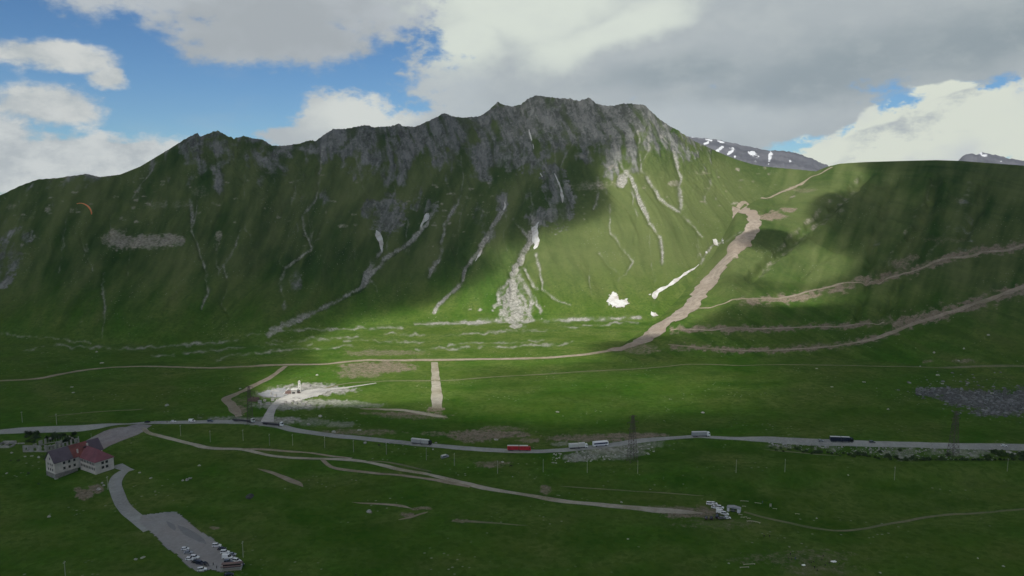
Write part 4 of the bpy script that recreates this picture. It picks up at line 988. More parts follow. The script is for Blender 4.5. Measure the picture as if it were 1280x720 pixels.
car('suv', 'white', 252.5, 714, ax_ - .4, 'white off-roader with dark windows at the bottom left corner of the lot', GL)
car('suv', 'white', 271, 684, .12, 'white off-roader at the far end of the right hand row of the lot', GL)
car('sedan', 'black', 277.5, 688, .1, 'black sedan between two white cars on the right edge of the lot', GL)
car('suv', 'white', 281.3, 692.3, .08, 'white off-roader below the black sedan on the right edge of the lot', GL)
car('van', 'white', 284.2, 698.8, .05, 'white van parked closest to the middle of the lot in the right group', GL)
car('hatch', 'silver', 290.5, 695, .1, 'silver hatchback at the right kerb behind the white van', GL)
car('hatch', 'white', 290, 701.3, .2, 'white hatchback squeezed between the van and the car by the kerb', GL)
car('suv', 'bluegrey', 285.6, 704.3, .3, 'blue-grey off-roader just behind the flat brown roofed kiosk', GL)
car('suv', 'white', 296, 703, -.3, 'white off-roader at the lower right corner of the lot beside the grass', GL)
car('hatch', 'navy', 301, 706.5, -.5, 'dark hatchback on the grass edge right of the kiosk', GL)
car('sedan', 'black', 286, 720, .15, 'black car parked in front of the kiosk at the bottom of the picture', GL)
GC = 'cars parked at the end of the dirt path'
car('suv', 'white', 887.5, 631.5, -.2, 'white off-roader at the upper left end of the meadow car group', GC)
car('hatch', 'white', 892.5, 631, -.2, 'white hatchback second in the upper row of the meadow cars', GC)
car('sedan', 'white', 893.5, 636, -.25, 'white sedan with dark windows below the white hatchback on the meadow', GC)
car('suv', 'white', 900, 636, -.3, 'white off-roader in the middle of the meadow car group', GC)
car('van', 'white', 900.5, 642, -.35, 'white van in the centre of the meadow car group', GC)
car('suv', 'white', 906, 644, -.35, 'white off-roader right of the white van on the meadow', GC)
car('hatch', 'white', 909, 649, 0, 'white hatchback at the lower right corner of the meadow car group', GC)
car('suv', 'black', 896.3, 647.3, 1.2, 'black off-roader directly below the white van on the meadow', GC)
car('sedan', 'grey', 902, 649.3, .1, 'dark grey sedan at the bottom of the meadow group beside the white hatchback', GC)
car('hatch', 'black', 882.7, 649.3, 1.3, 'black hatchback standing leftmost of the meadow cars', GC)
car('sedan', 'black', 889.3, 649.2, 1.3, 'black sedan between the leftmost black hatchback and the black off-roader', GC)
# moving traffic : small cars on the road
def onroad(px):   # photo y of the road centre at px
    return float(np.interp(px, [p[0] for p in ROAD], [p[1] for p in ROAD]))
def rdir(px): return heading((px - 6, onroad(px - 6)), (px + 6, onroad(px + 6)))
car('sedan', 'black', 184.5, onroad(184.5), rdir(184.5) + .1, 'black sedan on the road at the turning to the hotel')
car('hatch', 'white', 217, onroad(217) , rdir(217), 'white hatchback on the road just right of the hotel turning')
car('van', 'white', 240, onroad(240) , rdir(240), 'white van on the road between the white hatchback and the dark off-roader')
car('suv', 'bluegrey', 263, onroad(263), rdir(263), 'dark blue-grey off-roader on the road left of the white-cabbed lorries')
car('suv', 'grey', 1090, onroad(1090), rdir(1090), 'grey off-roader on the road right of the dark lorry with two pale roofs')
car('hatch', 'silver', 1026, onroad(1026), rdir(1026), 'silver hatchback on the road left of the dark lorry')
car('hatch', 'white', 1255, onroad(1255), rdir(1255), 'white hatchback on the road at the right edge beyond the lattice pylon')

# ---- lorries : x forward; origin under the middle
def lorry(px, boxes, cab, label, L, cabcol, flip=0, bus=False, height_=3.9, name='lorry', cat='lorry', dpy=0.0):
    """boxes: list of (x0, x1, z0, z1, side material, roof material)"""
    p = ground_at(px, onroad(px) + dpy); rz = rdir(px) + (math.pi if flip else 0)
    e = empty(name, (p[0], p[1], p[2] + .36), rz, label, cat)
    for (x0, x1, z0, z1, ms, mr_) in boxes:
        b_ = MB().box(((x0 + x1) / 2, 0, (z0 + z1) / 2), (x1 - x0, 2.5, z1 - z0)).build('cargo_box' if z1 - z0 > 1 else 'flat_bed', M[ms], e, bevel=.05)
        if mr_: MB().box(((x0 + x1) / 2, 0, z1 + .04), (x1 - x0 - .06, 2.42, .07)).build('box_roof', M[mr_], b_)
        if z1 - z0 > 1:
            rb = MB()
            for k_ in range(int((x1 - x0) / 1.5) + 1):
                for sy in (-1, 1): rb.box((x0 + .1 + k_ * 1.45, sy * 1.27, (z0 + z1) / 2), (.08, .05, z1 - z0 - .1))
            rb.build('ribs', M[ms], b_)
    x0c, x1c, hc = cab
    c_ = MB().prism([(x0c, .6), (x0c, hc), (x1c - .5, hc), (x1c - .1, hc * .55), (x1c, .6)], -1.2, 1.2).build('cab', M[cabcol], e, bevel=.04)
    MB().prism([(x1c - .47, hc * .93), (x1c - .12, hc * .6), (x1c - .04, hc * .6), (x1c - .40, hc * .93)], -1.05, 1.05).build('windscreen', M['glass'], c_)
    for sy in (-1, 1):
        MB().box((x1c - .95, sy * 1.205, hc * .74), (.8, .04, hc * .26)).build('side_window', M['glass'], c_)
        MB().box((x1c + .0, sy * .95, .85), (.08, .35, .2)).build('headlight', M['lamp'], e)
    MB().box(((-L / 2 + x1c) / 2, 0, .75), (x1c + L / 2 - .4, 1.0, .3)).build('chassis', M['chassis'], e)
    axles = [x1c - 1.3] + [-L / 2 + 1.2, -L / 2 + 2.5, -L / 2 + 3.8] + [x0c - .8] + ([0.3] if len(boxes) > 1 else [])
    for x in axles:
        for sy in (-1, 1):
            w_ = MB().wheel(x, sy * 1.05, .5, .5, .35).build('wheel', M['tyre'], e)
            MB().wheel(x, sy * 1.235, .5, .28, .04, n=8).build('rim', M['rim'], w_)
    return e
lorry(527, [(-8.3, -.5, 1.1, 3.9, 'box', 'boxroof'), (-.1, 5.9, 1.1, 3.9, 'box', 'boxroof')], (6.1, 8.3, 3.3), 'grey two-box road train with a black cab left of the red lorry', 16.6, 'black')
lorry(649, [(-8.8, -.4, .9, 3.9, 'red', 'cream'), (.0, 6.6, .9, 3.9, 'red', 'cream')], (6.7, 8.8, 3.2), 'red road train with two red boxes in the middle of the road', 17.6, 'red')
lorry(723, [(-7.3, -.2, 1.1, 3.7, 'cream', 'boxroof'), (.2, 4.9, 1.1, 3.9, 'cream', 'boxroof')], (5.1, 7.2, 3.1), 'cream road train driving just behind the white coach', 14.4, 'white')
lorry(876, [(-7.2, 4.6, 1.1, 3.9, 'box', 'boxroof')], (4.9, 7.2, 3.6), 'grey articulated lorry with a white cab on the rise of the road', 14.4, 'white')
lorry(1052, [(-8.6, -1.0, 1.0, 3.9, 'navy', 'boxroof'), (-.6, 5.6, 1.0, 3.9, 'navy', 'boxroof')], (5.9, 8.4, 3.2), 'dark navy lorry with two pale roofs on the right part of the road', 17, 'black')
lorry(305, [(-10.5, 5.6, 1.1, 1.6, 'chassis', None)], (7.5, 9.8, 3.6), 'long empty flatbed lorry with a white cab behind the other flatbed at the quarry turning', 20, 'white', dpy=-.8)
lorry(342, [(-10.5, 5.0, 1.1, 1.6, 'chassis', None)], (6.8, 9.2, 3.6), 'long empty flatbed lorry with a white cab furthest right before the quarry turning', 20, 'white', dpy=.5)
# the coach
p = ground_at(750.5, onroad(750.5)); e = empty('coach', (p[0], p[1], p[2] + .36), rdir(750.5), 'white coach with a dark blue window band ahead of the cream road train', 'coach')
MB().prism([(-6, .5), (-6, 3.5), (-5.7, 3.7), (5.6, 3.7), (5.95, 3.3), (6.05, 1.6), (6.0, .5)], -1.25, 1.25).build('body', M['white'], e, bevel=.05)
for sy in (-1, 1):
    MB().box((-.1, sy * 1.255, 2.35), (10.9, .05, 1.15)).build('window_band', M['stripe'], e)
    for k_ in range(7): MB().box((-4.7 + k_ * 1.5, sy * 1.285, 2.4), (1.2, .03, .9)).build('window', M['glass'], e)
    MB().box((0, sy * 1.255, .9), (9, .04, .25)).build('skirt_stripe', M['stripe'], e)
MB().box((6.03, 0, 2.45), (.06, 2.2, 1.4)).build('windscreen', M['glass'], e)
for x in (-3.6, 4.0):
    for sy in (-1, 1): MB().wheel(x, sy * 1.13, .5, .5, .3).build('wheel', M['tyre'], e)
# the white wreck in the grass below the road
p = ground_at(556, 572); e = empty('abandoned_van', (p[0], p[1], p[2] + .1), .5, 'white van body lying abandoned in the grass below the road', 'van wreck')
e.rotation_euler = (R(10), R(-4), .55)
MB().prism([(-2.9, .2), (-2.9, 1.9), (-2.6, 2.2), (1.3, 2.2), (2.1, 1.3), (3.0, 1.1), (3.1, .3)], -1.05, 1.05).build('body', M['canvgrey'], e, bevel=.08)
MB().box((-.6, -1.065, 1.6), (2.8, .04, .5)).build('window', M['glass'], e); MB().box((-.8, 0, 2.24), (3.5, 1.7, .06)).build('roof', M['cream'], e)

# ---- poles
def make_pole(label, group):
    e = empty('utility_pole', (0, 0, 0), 0, label, 'pole', group)
    MB().bar((0, 0, -.5), (0, 0, 9.0), .42, n=8, w2=.26).build('shaft', M['pole'], e)
    MB().box((0, 0, 8.3), (1.7, .16, .16)).build('crossarm', M['pole'], e)
    for x in (-.75, 0, .75): MB().bar((x, 0, 8.3 if x else 8.9), (x, 0, 8.75 if x else 9.3), .13, n=6).build('insulator', M['lamp'], e)
    return e
POLES = [(28,528,'pole leftmost of the two beyond the road at the left edge'), (71,531,'pole beyond the road right of the leftmost one'), (226,545,'pole nearest the road junction with a pale track'), (263,552.5,'pole over the bend of the pale dirt path'),
 (304,551,'pole in the grass below the two flatbed lorries, left one'), (337,557,'pole below the flatbed lorries, nearer the branching path'), (366,557,'pole where the two dirt paths have parted'), (406,560,'pole left of the stony grass patch below the road'),
 (442,565,'short pole halfway between the quarry turning and the grey road train'), (483,568,'pole left of the grey road train'), (533,575,'pole between the grey road train and the van wreck'), (568,582,'pole just right of the abandoned van wreck'),
 (622,592,'pole in the grass below and left of the red lorry'), (679,590,'pole below and right of the red lorry'), (734,591,'short pole below the cream road train and the coach'), (797,592,'pole beside the foot of the middle lattice pylon'),
 (920,591,'pole on the meadow below the grey articulated lorry'), (981,590,'pole on the meadow left of the dark navy lorry'), (1118,600,'leaning pole on the meadow below the embankment'), (1259,589,'pole at the right edge beyond the steel pylon'),
 (135,612,'pole beside the bend of the access road by the hotel'), (82,723,'pole at the bottom edge left, the taller one'), (304,697,'pole on the grass right of the parked cars')]
pp = None
for px, py, lb in POLES:
    o = make_pole(lb, 'poles across the valley') if pp is None else copy_tree(pp)
    if pp is None: pp = o
    p = ground_at(px, py); o.location = p; o.rotation_euler = (0, R(2) if px == 1118 else 0, R(80) if px < 1300 else 0); o['label'] = 'pale concrete ' + lb
# ---- pylons
def make_pylon(label, Hp=34.0):
    e = empty('lattice_pylon', (0, 0, 0), R(20), label, 'pylon', 'lattice pylons along the road')
    def wd(z): return 4.6 * (1 - z / Hp) ** .8 + 1.1
    for sx_, sy in ((-1, -1), (1, -1), (1, 1), (-1, 1)):
        lg = MB()
        zs = [0, 6, 12, 18, 24, 29, Hp]
        for z0, z1 in zip(zs[:-1], zs[1:]):
            lg.bar((sx_ * wd(z0) / 2, sy * wd(z0) / 2, z0 - (.6 if z0 == 0 else 0)), (sx_ * wd(z1) / 2, sy * wd(z1) / 2, z1), .3)
        lg.build('leg', M['steel'], e)
    br = MB(); zs = [0, 4, 8, 12, 15, 18, 21, 24, 26.5, 29, 31.5, Hp]
    for z0, z1 in zip(zs[:-1], zs[1:]):
        a, b_ = wd(z0) / 2, wd(z1) / 2
        for (x0, y0), (x1, y1) in (((-1, -1), (1, -1)), ((1, -1), (1, 1)), ((1, 1), (-1, 1)), ((-1, 1), (-1, -1))):
            br.bar((x0 * a, y0 * a, z0), (x1 * b_, y1 * b_, z1), .16); br.bar((x1 * a, y1 * a, z0), (x0 * b_, y0 * b_, z1), .16)
            br.bar((x0 * b_, y0 * b_, z1), (x1 * b_, y1 * b_, z1), .14)
    br.build('bracing', M['steel'], e)
    for z, w_ in ((24.5, 3.6), (29, 4.4), (Hp - .5, 3.0)):
        cr_ = MB()
        for sx_ in (-1, 1):
            cr_.bar((0, -.5, z), (sx_ * w_, 0, z + .1), .16); cr_.bar((0, .5, z), (sx_ * w_, 0, z + .1), .16); cr_.bar((0, 0, z + 1.6 if z < Hp - 1 else z + .5), (sx_ * w_, 0, z + .1), .14)
        a_ = cr_.build('crossarm', M['steel'], e)
        for sx_ in (-1, 1): MB().bar((sx_ * w_, 0, z), (sx_ * w_, 0, z - 1.6), .2, n=6).build('insulator', M['glass'], a_)
    return e
pyl = make_pylon('brown lattice pylon standing in front of the grey stone embankment at the right')
pyl.location = ground_at(1191, 571)
for px, py, lb in ((790, 577, 'brown lattice pylon beside the stony bank between the coach and the grey lorry'), (313, 529, 'brown lattice pylon next to the quarry at the left')):
    o = copy_tree(pyl); o.location = ground_at(px, py); o['label'] = lb
pyl_s = [o for o in COL.objects if o.name.startswith('lattice_pylon') and o.type == 'EMPTY']
pyl_s[-1].scale = (.92, .92, .92)

# ---- the hotel
def at_z(px, py, z):
    a, b, c_ = ray(px, py); t_ = (z - ZC) / c_; return np.array([a * t_, b * t_])
_c1 = at_z(118, 592, 0.5); _c2 = at_z(68, 578.5, 7.6)
_an = R(57)
D_ = np.array([math.cos(_an), math.sin(_an)]); E_ = np.array([math.sin(_an), -math.cos(_an)])          # long direction, and the direction of the second wing
A_ = _c2; EV = 7.4
print('HOTEL', A_, _c1, (_c1 - A_) @ D_, (_c1 - A_) @ E_)
ZB = .3
hotel = empty('hotel', (A_[0], A_[1], ZB), 0, 'L-shaped pale plastered hotel with rusty red and plum roofs', 'building')
def hp(a, b_, z): v_ = a * D_ + b_ * E_; return (v_[0], v_[1], z)      # local point of the hotel
def slab(mb, P0, P1, z0, z1, th, n):       # wall slab from P0 to P1 (a,b coordinates), outward side n
    (a0, b0), (a1, b1) = P0, P1
    vs = [hp(a0, b0, z0), hp(a1, b1, z0), hp(a1 - n[0] * th, b1 - n[1] * th, z0), hp(a0 - n[0] * th, b0 - n[1] * th, z0)]
    vs += [(x, y, z1) for x, y, _ in vs]
    mb.add(vs, [(3, 2, 1, 0), (4, 5, 6, 7), (0, 1, 5, 4), (1, 2, 6, 5), (2, 3, 7, 6), (3, 0, 4, 7)])
def window(P0, P1, f, z, w_, h, n, parent, name='window'):
    (a0, b0), (a1, b1) = P0, P1; L = math.hypot(a1 - a0, b1 - b0); ca, cb = a0 + (a1 - a0) * f, b0 + (b1 - b0) * f; ta, tb = (a1 - a0) / L, (b1 - b0) / L
    fr = MB(); pn = MB()
    def rect(mb, w__, h__, o0, o1):
        vs = []
        for off in (o0, o1):
            for s_, zz in ((-1, -1), (1, -1), (1, 1), (-1, 1)):
                vs.append(hp(ca + ta * s_ * w__ / 2 + n[0] * off, cb + tb * s_ * w__ / 2 + n[1] * off, z + zz * h__ / 2))
        mb.add(vs, [(3, 2, 1, 0), (4, 5, 6, 7), (0, 1, 5, 4), (1, 2, 6, 5), (2, 3, 7, 6), (3, 0, 4, 7)])
    rect(fr, w_ + .3, h + .3, -.05, .04); rect(pn, w_, h, -.1, .06)
    fo = fr.build(name, M['frame'], parent); pn.build('pane', M['dark'], fo)
W1, L1, L2, W2 = 12.0, 33.0, 19.5, 13.0
wl = MB(); wl.box((0, 0, -50), (.01, .01, .01)) if False else None
# main wing body with its gable
def gabled(mb, a0, a1, b0, b1, z0, ze, zr):
    bm_ = (b0 + b1) / 2
    vs = [hp(a0, b0, z0), hp(a0, b1, z0), hp(a1, b1, z0), hp(a1, b0, z0), hp(a0, b0, ze), hp(a0, b1, ze), hp(a1, b1, ze), hp(a1, b0, ze), hp(a0, bm_, zr), hp(a1, bm_, zr)]
    mb.add(vs, [(3, 2, 1, 0), (0, 1, 5, 8, 4), (2, 3, 7, 9, 6), (1, 2, 6, 5), (3, 0, 4, 7), (4, 8, 9, 7), (5, 6, 9, 8)])
g1 = MB(); gabled(g1, 0, L1, -W1, 0, -1.2, EV, 14.2); wall = g1.build('wall', M['plaster'], hotel)
g2 = MB(); gabled(g2, .15, L1 - .15, -W1 + .15, -.15, -7, -1.2, -1.2); 
bs = MB(); bs.add([hp(-.12, .12, -6), hp(15, .12, -6), hp(15, -W1 - .12, -6), hp(-.12, -W1 - .12, -6), hp(-.12, .12, -.9), hp(15, .12, -.9), hp(15, -W1 - .12, -.9), hp(-.12, -W1 - .12, -.9)],
    [(3, 2, 1, 0), (4, 5, 6, 7), (0, 1, 5, 4), (1, 2, 6, 5), (2, 3, 7, 6), (3, 0, 4, 7)]); bs.build('basement', M['stone'], hotel)
a2 = 17.0
w2 = MB(); w2.add([hp(a2, -.1, -3), hp(a2 + W2, -.1, -3), hp(a2 + W2, L2, -3), hp(a2, L2, -3), hp(a2, -.1, 6.2), hp(a2 + W2, -.1, 6.2), hp(a2 + W2, L2, 6.2), hp(a2, L2, 6.2)],
    [(3, 2, 1, 0), (4, 5, 6, 7), (0, 1, 5, 4), (1, 2, 6, 5), (2, 3, 7, 6), (3, 0, 4, 7)]); wing = w2.build('wing_wall', M['plaster'], hotel)
# roofs: three different sheets along the main ridge
def roofsheet(a0, a1, mt, lab):
    bm_ = -W1 / 2; th = .25; ov = .7
    for side in (1, -1):
        be = ov if side == 1 else -W1 - ov
        ze = EV - (14.2 - EV) / (W1 / 2) * ov
        vs = [hp(a0, be, ze + .1), hp(a1, be, ze + .1), hp(a1, bm_, 14.3), hp(a0, bm_, 14.3)]
        vs += [(x, y, z + th) for x, y, z in vs]
        o = MB().add(vs, [(3, 2, 1, 0), (4, 5, 6, 7), (0, 1, 5, 4), (1, 2, 6, 5), (2, 3, 7, 6), (3, 0, 4, 7)]).build('roof', M[mt], hotel)
        o['label'] = lab
roofsheet(-.8, 12.5, 'roofpur', 'purple-grey roof sheets by the gable'); roofsheet(12.51, 25, 'roofred', 'rusty red roof sheets in the middle'); roofsheet(25.01, L1 + .8, 'roofpur', 'purple-grey roof sheets at the back end')
# hipped roof of the second wing
o_ = .7; zc_ = 12.3; am = a2 + W2 / 2
vs = [hp(a2 - o_, -.2, 6.0), hp(a2 + W2 + o_, -.2, 6.0), hp(a2 + W2 + o_, L2 + o_, 6.0), hp(a2 - o_, L2 + o_, 6.0), hp(am, -6.5, zc_), hp(am, L2 - 7.5, zc_), hp(a2 - o_, -.2, 6.25), hp(a2 + W2 + o_, -.2, 6.25), hp(a2 + W2 + o_, L2 + o_, 6.25), hp(a2 - o_, L2 + o_, 6.25)]
ro = MB(); ro.add([vs[6], vs[9], vs[5], vs[4]], [(0, 1, 2, 3)], 0); ro.add([vs[7], vs[4], vs[5], vs[8]], [(0, 1, 2, 3)], 0); ro.add([vs[9], vs[8], vs[5]], [(0, 1, 2)], 0); ro.add([vs[6], vs[7], vs[4]], [(0, 1, 2)], 0)
ro.add([vs[0], vs[1], vs[2], vs[3], vs[6], vs[7], vs[8], vs[9]], [(3, 2, 1, 0), (0, 1, 5, 4), (1, 2, 6, 5), (2, 3, 7, 6), (3, 0, 4, 7)], 0)
o = ro.build('roof', M['roofplum'], hotel); o['label'] = 'plum hipped roof of the shorter wing'
for a_, b_, z_ in ((16.5, -1.6, 10.2), (24.0, -2.6, 12.2)):
    ch = MB(); ch.box((hp(a_, b_, 0)[0], hp(a_, b_, 0)[1], z_), (1.0, 1.0, 3.0), .9); ch.build('chimney', M['plaster'], hotel)
mz = hp(29, -W1 / 2, 0); MB().bar((mz[0], mz[1], 13.5), (mz[0], mz[1], 19), .16).build('mast', M['pole'], hotel)
sk_ = hp(22.0, -2.3, 0); MB().box((sk_[0], sk_[1], 11.6), (1.6, 2.0, .5), .9).build('roof_hole', M['dark'], hotel)
for f in (.18, .28, .38):
    for z in (5.3, 1.6): window((0, 0), (L1, 0), f * 1.05, z, 1.35, 1.7, (0, 1), wall)
window((0, 0), (L1, 0), .12, -2.6, 1.6, 2.2, (0, 1), wall)
for f in (.28, .5, .72):
    for z in (5.0, 1.4): window((0, -W1), (0, 0), f, z, 1.1, 1.5, (-1, 0), wall)
window((0, -W1), (0, 0), .5, 8.9, 1.1, 1.4, (-1, 0), wall)
for i in range(9):
    for z in (4.4, 1.0): window((a2, 0), (a2, L2), .08 + i * .105, z, 1.0, 1.6, (-1, 0), wing)
for f in (.40, .62):
    for z in (4.3, 1.0): window((a2, L2), (a2 + W2, L2), f, z, 1.7, 1.7, (0, 1), wing)
for i in range(5):
    for z in (4.4, 1.0): window((a2 + W2, 0), (a2 + W2, L2), .15 + i * .17, z, 1.1, 1.6, (1, 0), wing)

# ---- roofless ruin behind the hotel
ru0 = hit(29, 565)
ruin = empty('ruined_house', tuple(ru0), 0, 'roofless ruin with arched openings and broken wall piers behind the hotel', 'ruin')
def broken_wall(p0, p1, h, nb, ow, oh, th=.6, name='wall', sill=.9, uneven=.25, arch=False, seed=1):
    """a wall of piers, sills and lintels so that its openings are really open"""
    r_ = random.Random(seed); p0 = np.array(p0, float); p1 = np.array(p1, float); L = np.hypot(*(p1 - p0)); d = (p1 - p0) / L; an = math.atan2(d[1], d[0]); mb = MB()
    pitch = L / nb; pw = pitch - ow
    def bx_(x0, x1, z0, z1): 
        c_ = p0 + d * (x0 + x1) / 2; mb.box((c_[0], c_[1], (z0 + z1) / 2), (x1 - x0, th, z1 - z0), an)
    for i in range(nb + 1):
        x = i * pitch; hh = h * (1 - uneven * r_.random())
        bx_(max(x - pw / 2, 0) if i else 0, min(x + pw / 2, L) if i < nb else L, -2.5, hh)
        if i < nb:
            x0, x1 = x + pw / 2 + .002, x + pitch - pw / 2 - .002
            bx_(x0, x1, -2.5, sill)
            if r_.random() > uneven * 1.2: bx_(x0, x1, sill + oh, hh - .05)
            if arch:
                bx_(x0, x0 + ow * .16, sill + oh * .72, sill + oh); bx_(x1 - ow * .16, x1, sill + oh * .72, sill + oh)
    return mb.build(name, M['ruin'], ruin)
def lp(px, py): h_ = hit(px, py); return (h_[0] - ru0[0], h_[1] - ru0[1])
f0, f1, f2 = lp(29, 565), lp(59, 565), lp(99, 554)
broken_wall(f0, f1, 5.2, 3, 2.4, 2.6, arch=True, uneven=.08, seed=3)
broken_wall(f1, f2, 5.6, 8, 1.6, 3.0, uneven=.4, seed=5, sill=.7)
b0 = (f0[0] + 7, f0[1] + 17); 
broken_wall(f0, b0, 4.6, 4, 1.8, 2.4, uneven=.5, seed=7); 
dv = (f2[0] - 11, f2[1] + 6)
broken_wall(b0, dv, 5.2, 9, 1.8, 2.6, uneven=.55, seed=9); broken_wall(f2, dv, 4.2, 3, 1.5, 2.2, uneven=.5, seed=11)
broken_wall((f1[0] - .2, f1[1] + .8), (f1[0] + 3, f1[1] + 14), 4.8, 3, 1.5, 2.2, uneven=.4, seed=13, name='inner_wall')
# low foundations at the left edge
def low_walls(name, cx, cy, label, cat, segs, mt='ruin'):
    g_ = hit(cx, cy); e = empty(name, tuple(g_), 0, label, cat)
    for (x0, y0, x1, y1, h) in segs:
        L = math.hypot(x1 - x0, y1 - y0); MB().box(((x0 + x1) / 2, (y0 + y1) / 2, h / 2 - .6), (L, .7, h + 1.2), math.atan2(y1 - y0, x1 - x0)).build('wall', M[mt], e, bevel=.1)
    return e
low_walls('foundation_ruin', 5, 558, 'low pale broken foundation walls at the left edge of the picture', 'ruin', [(-4, -3, 6, -3, 1.6), (-4, -2.6, -4, 5, 2.0), (-3.6, 5, 6, 5.5, 2.6), (6.4, -2.5, 6.4, 3, 1.2), (7, 5, 12, 5.5, 1.0), (1, -2.6, 1, 4.6, 1.6)])
# ---- kiosk at the lot
kp = hit(290, 712); kz = LOTA + math.pi / 2 + 1.85
kiosk = empty('kiosk', (kp[0], kp[1], kp[2] + .2), .16, 'long low kiosk with a flat brown roof below the right hand parked cars', 'kiosk')
MB().box((0, 1.3, 1.3), (9.6, 1.6, 2.6)).build('back_wall', M['cream'], kiosk)
for x in (-4.7, 4.7): MB().box((x, -.6, 1.3), (.3, 2.19, 2.6)).build('side_wall', M['cream'], kiosk)
MB().box((0, -1.55, .5), (9.08, .25, 1.0)).build('counter', M['wood'], kiosk)
rf = MB(); rf.box((0, 1.0, 2.85), (10.4, 2.6, .2)); rf.box((0, -1.9, 2.55), (10.4, 1.2, .14)); rf.build('roof', M['brownroof'], kiosk)
MB().box((0, .45, 1.55), (9, .04, 1.6)).build('opening', M['dark'], kiosk)
for x in (-5, -1.7, 1.7, 5): MB().bar((x, -2.4, -.2), (x, -2.4, 2.5), .12).build('post', M['wood'], kiosk)
sg = hit(248, 716); e = empty('sign_post', tuple(sg), 0, 'short pale sign post at the bottom left corner of the parking lot', 'sign')
MB().bar((0, 0, -.3), (0, 0, 2.6), .12).build('post', M['pole'], e); MB().box((0, -.06, 2.4), (.8, .05, .6)).build('panel', M['cream'], e)

# ---- quarry : white tower, crusher ruin, concrete blocks
tp = hit(374.5, 490); tw = empty('tower', tuple(tp), .2, 'slim white tower standing on the sunlit quarry floor', 'tower')
MB().box((0, 0, 4.6), (2.6, 2.6, 10.4), taper=.8).build('shaft', M['cream'], tw, bevel=.06); MB().box((0, 0, 10.0), (2.5, 2.5, .5)).build('cornice', M['concrete'], tw); MB().box((0, 0, 10.7), (1.5, 1.5, 1.0), taper=.5).build('cap', M['cream'], tw)
MB().box((0, -1.32, 1.2), (.9, .1, 2.2)).build('door', M['dark'], tw)
for z in (4.6, 7.2): MB().box((0, -1.2 + z * .018, z), (.5, .12, .9)).build('window', M['dark'], tw)
qp = hit(366, 492); cs_ = empty('crusher_shed', tuple(qp), .1, 'crumbling brown and white concrete shed left of the white tower', 'shed')
MB().box((1.5, 0, 1.9), (5.5, 4.5, 4.2)).build('block', M['concrete'], cs_, bevel=.1); MB().box((1.2, -2.3, 1.0), (2.6, .2, 2.2)).build('opening', M['dark'], cs_)
MB().box((-4.2, .5, 1.2), (5.2, 4, 3.0), .1).build('annex', M['brownroof'], cs_, bevel=.1); MB().box((1.6, .2, 4.2), (5.9, 4.9, .3)).build('roof', M['cream'], cs_)
MB().prism([(-9, 0), (-8.4, 0), (-3.4, 5.2), (-3.8, 5.6)], -.8, .8).build('conveyor', M['cream'], cs_); MB().box((5.6, 0, .8), (2.6, 3.4, 2.0), .2).build('hopper', M['steel'], cs_, bevel=.1)
low_walls('concrete_ruin', 345, 489, 'pale slanting concrete slab lying on the grey grit of the quarry', 'slab', [(-5, 1, 4, -2.5, .8)], 'concrete')
low_walls('concrete_ruin', 380, 483.5, 'low white wall on the slope just behind the tower', 'ruin', [(-3, 0, 5, 0, 2.0), (5.4, 0, 6, 3, 1.6)], 'concrete')
low_walls('concrete_ruin', 318, 502, 'broken concrete hut with a dark opening left of the quarry road', 'ruin', [(-6, 0, 2, 0, 2.6), (-6, .5, -6, 5, 2.4), (-5.6, 5.2, 3, 5, 2.8), (2.6, .5, 2.6, 4.6, 2.2)], 'brownroof')
bi = 0
for (x, y, w_, h) in ((325,503.5,3.4,2.2),(331,501.5,2.4,1.6),(335,505,3.8,1.6),(327,506,2.6,1.2),(341,501,3.0,2.4),(344,496,2.2,2.6),(339,494,1.6,3.0),(353,505.5,3,1.2),(357,503.5,2.6,1.8),(362,505,3.4,1.4),(366,502.5,2.2,1.8),(370,504.8,3.2,1.5),(375,503,2.6,1.8),(379,505.5,3.4,1.3),(383,503.5,2.4,1.4),(386,507,3.6,1.0),(367,498.5,2.2,1.4),(374,499.5,1.8,1.6)):
    g_ = hit(x, y)
    if bi == 0: blk = MB().box((0, 0, .4), (1, 1, 1.3), taper=.9).build('concrete_block', M['concrete'], None, bevel=.04); o = blk
    else: o = copy_tree(blk)
    o.location = g_; o.scale = (w_, w_ * .6, h); o.rotation_euler = (0, 0, rnd.uniform(-.5, .5)); tag(o, 'grey concrete block dumped along the edge of the quarry floor', 'block', 'concrete blocks at the quarry'); bi += 1

# ---- meadow market : awning, benches, planks
ap_ = hit(917, 639); aw = empty('market_tent', tuple(ap_), -.42, 'grey-roofed market tent with white side sheets right of the meadow cars', 'tent')
MB().prism([(-4, 2.4), (-4, 2.6), (0, 3.3), (4, 2.6), (4, 2.4)], -1.8, 1.8).build('canopy', M['canvgrey'], aw)
for x in (-3.8, 0, 3.8):
    for y in (-1.6, 1.6): MB().bar((x, y, -.2), (x, y, 2.45), .1).build('pole', M['rim'], aw)
MB().box((-3.0, -1.75, 1.2), (1.4, .06, 2.2)).build('side_sheet', M['canvas'], aw); MB().box((3.1, -1.75, 1.2), (1.7, .06, 2.3)).build('side_sheet', M['canvas'], aw); MB().box((4.04, 0, 1.2), (.06, 3.4, 2.3)).build('side_sheet', M['canvas'], aw)
MB().box((0, -1.2, .8), (4, .7, .1)).build('counter', M['wood'], aw); MB().box((-.4, -.2, .5), (2.0, 1.4, 1.0)).build('crate_stack', M['coatblue'], aw)
def bench(px, py, L, rz, label, cat='bench', name='bench', h=.45):
    g_ = hit(px, py); e = empty(name, tuple(g_), rz, label, cat, 'pale planks and benches on the meadow')
    MB().box((0, 0, h), (L, .55, .08)).build('seat', M['wood'], e)
    for x in (-L / 2 + .3, L / 2 - .3): MB().box((x, 0, h / 2 - .1), (.12, .45, h + .1)).build('leg', M['wood'], e)
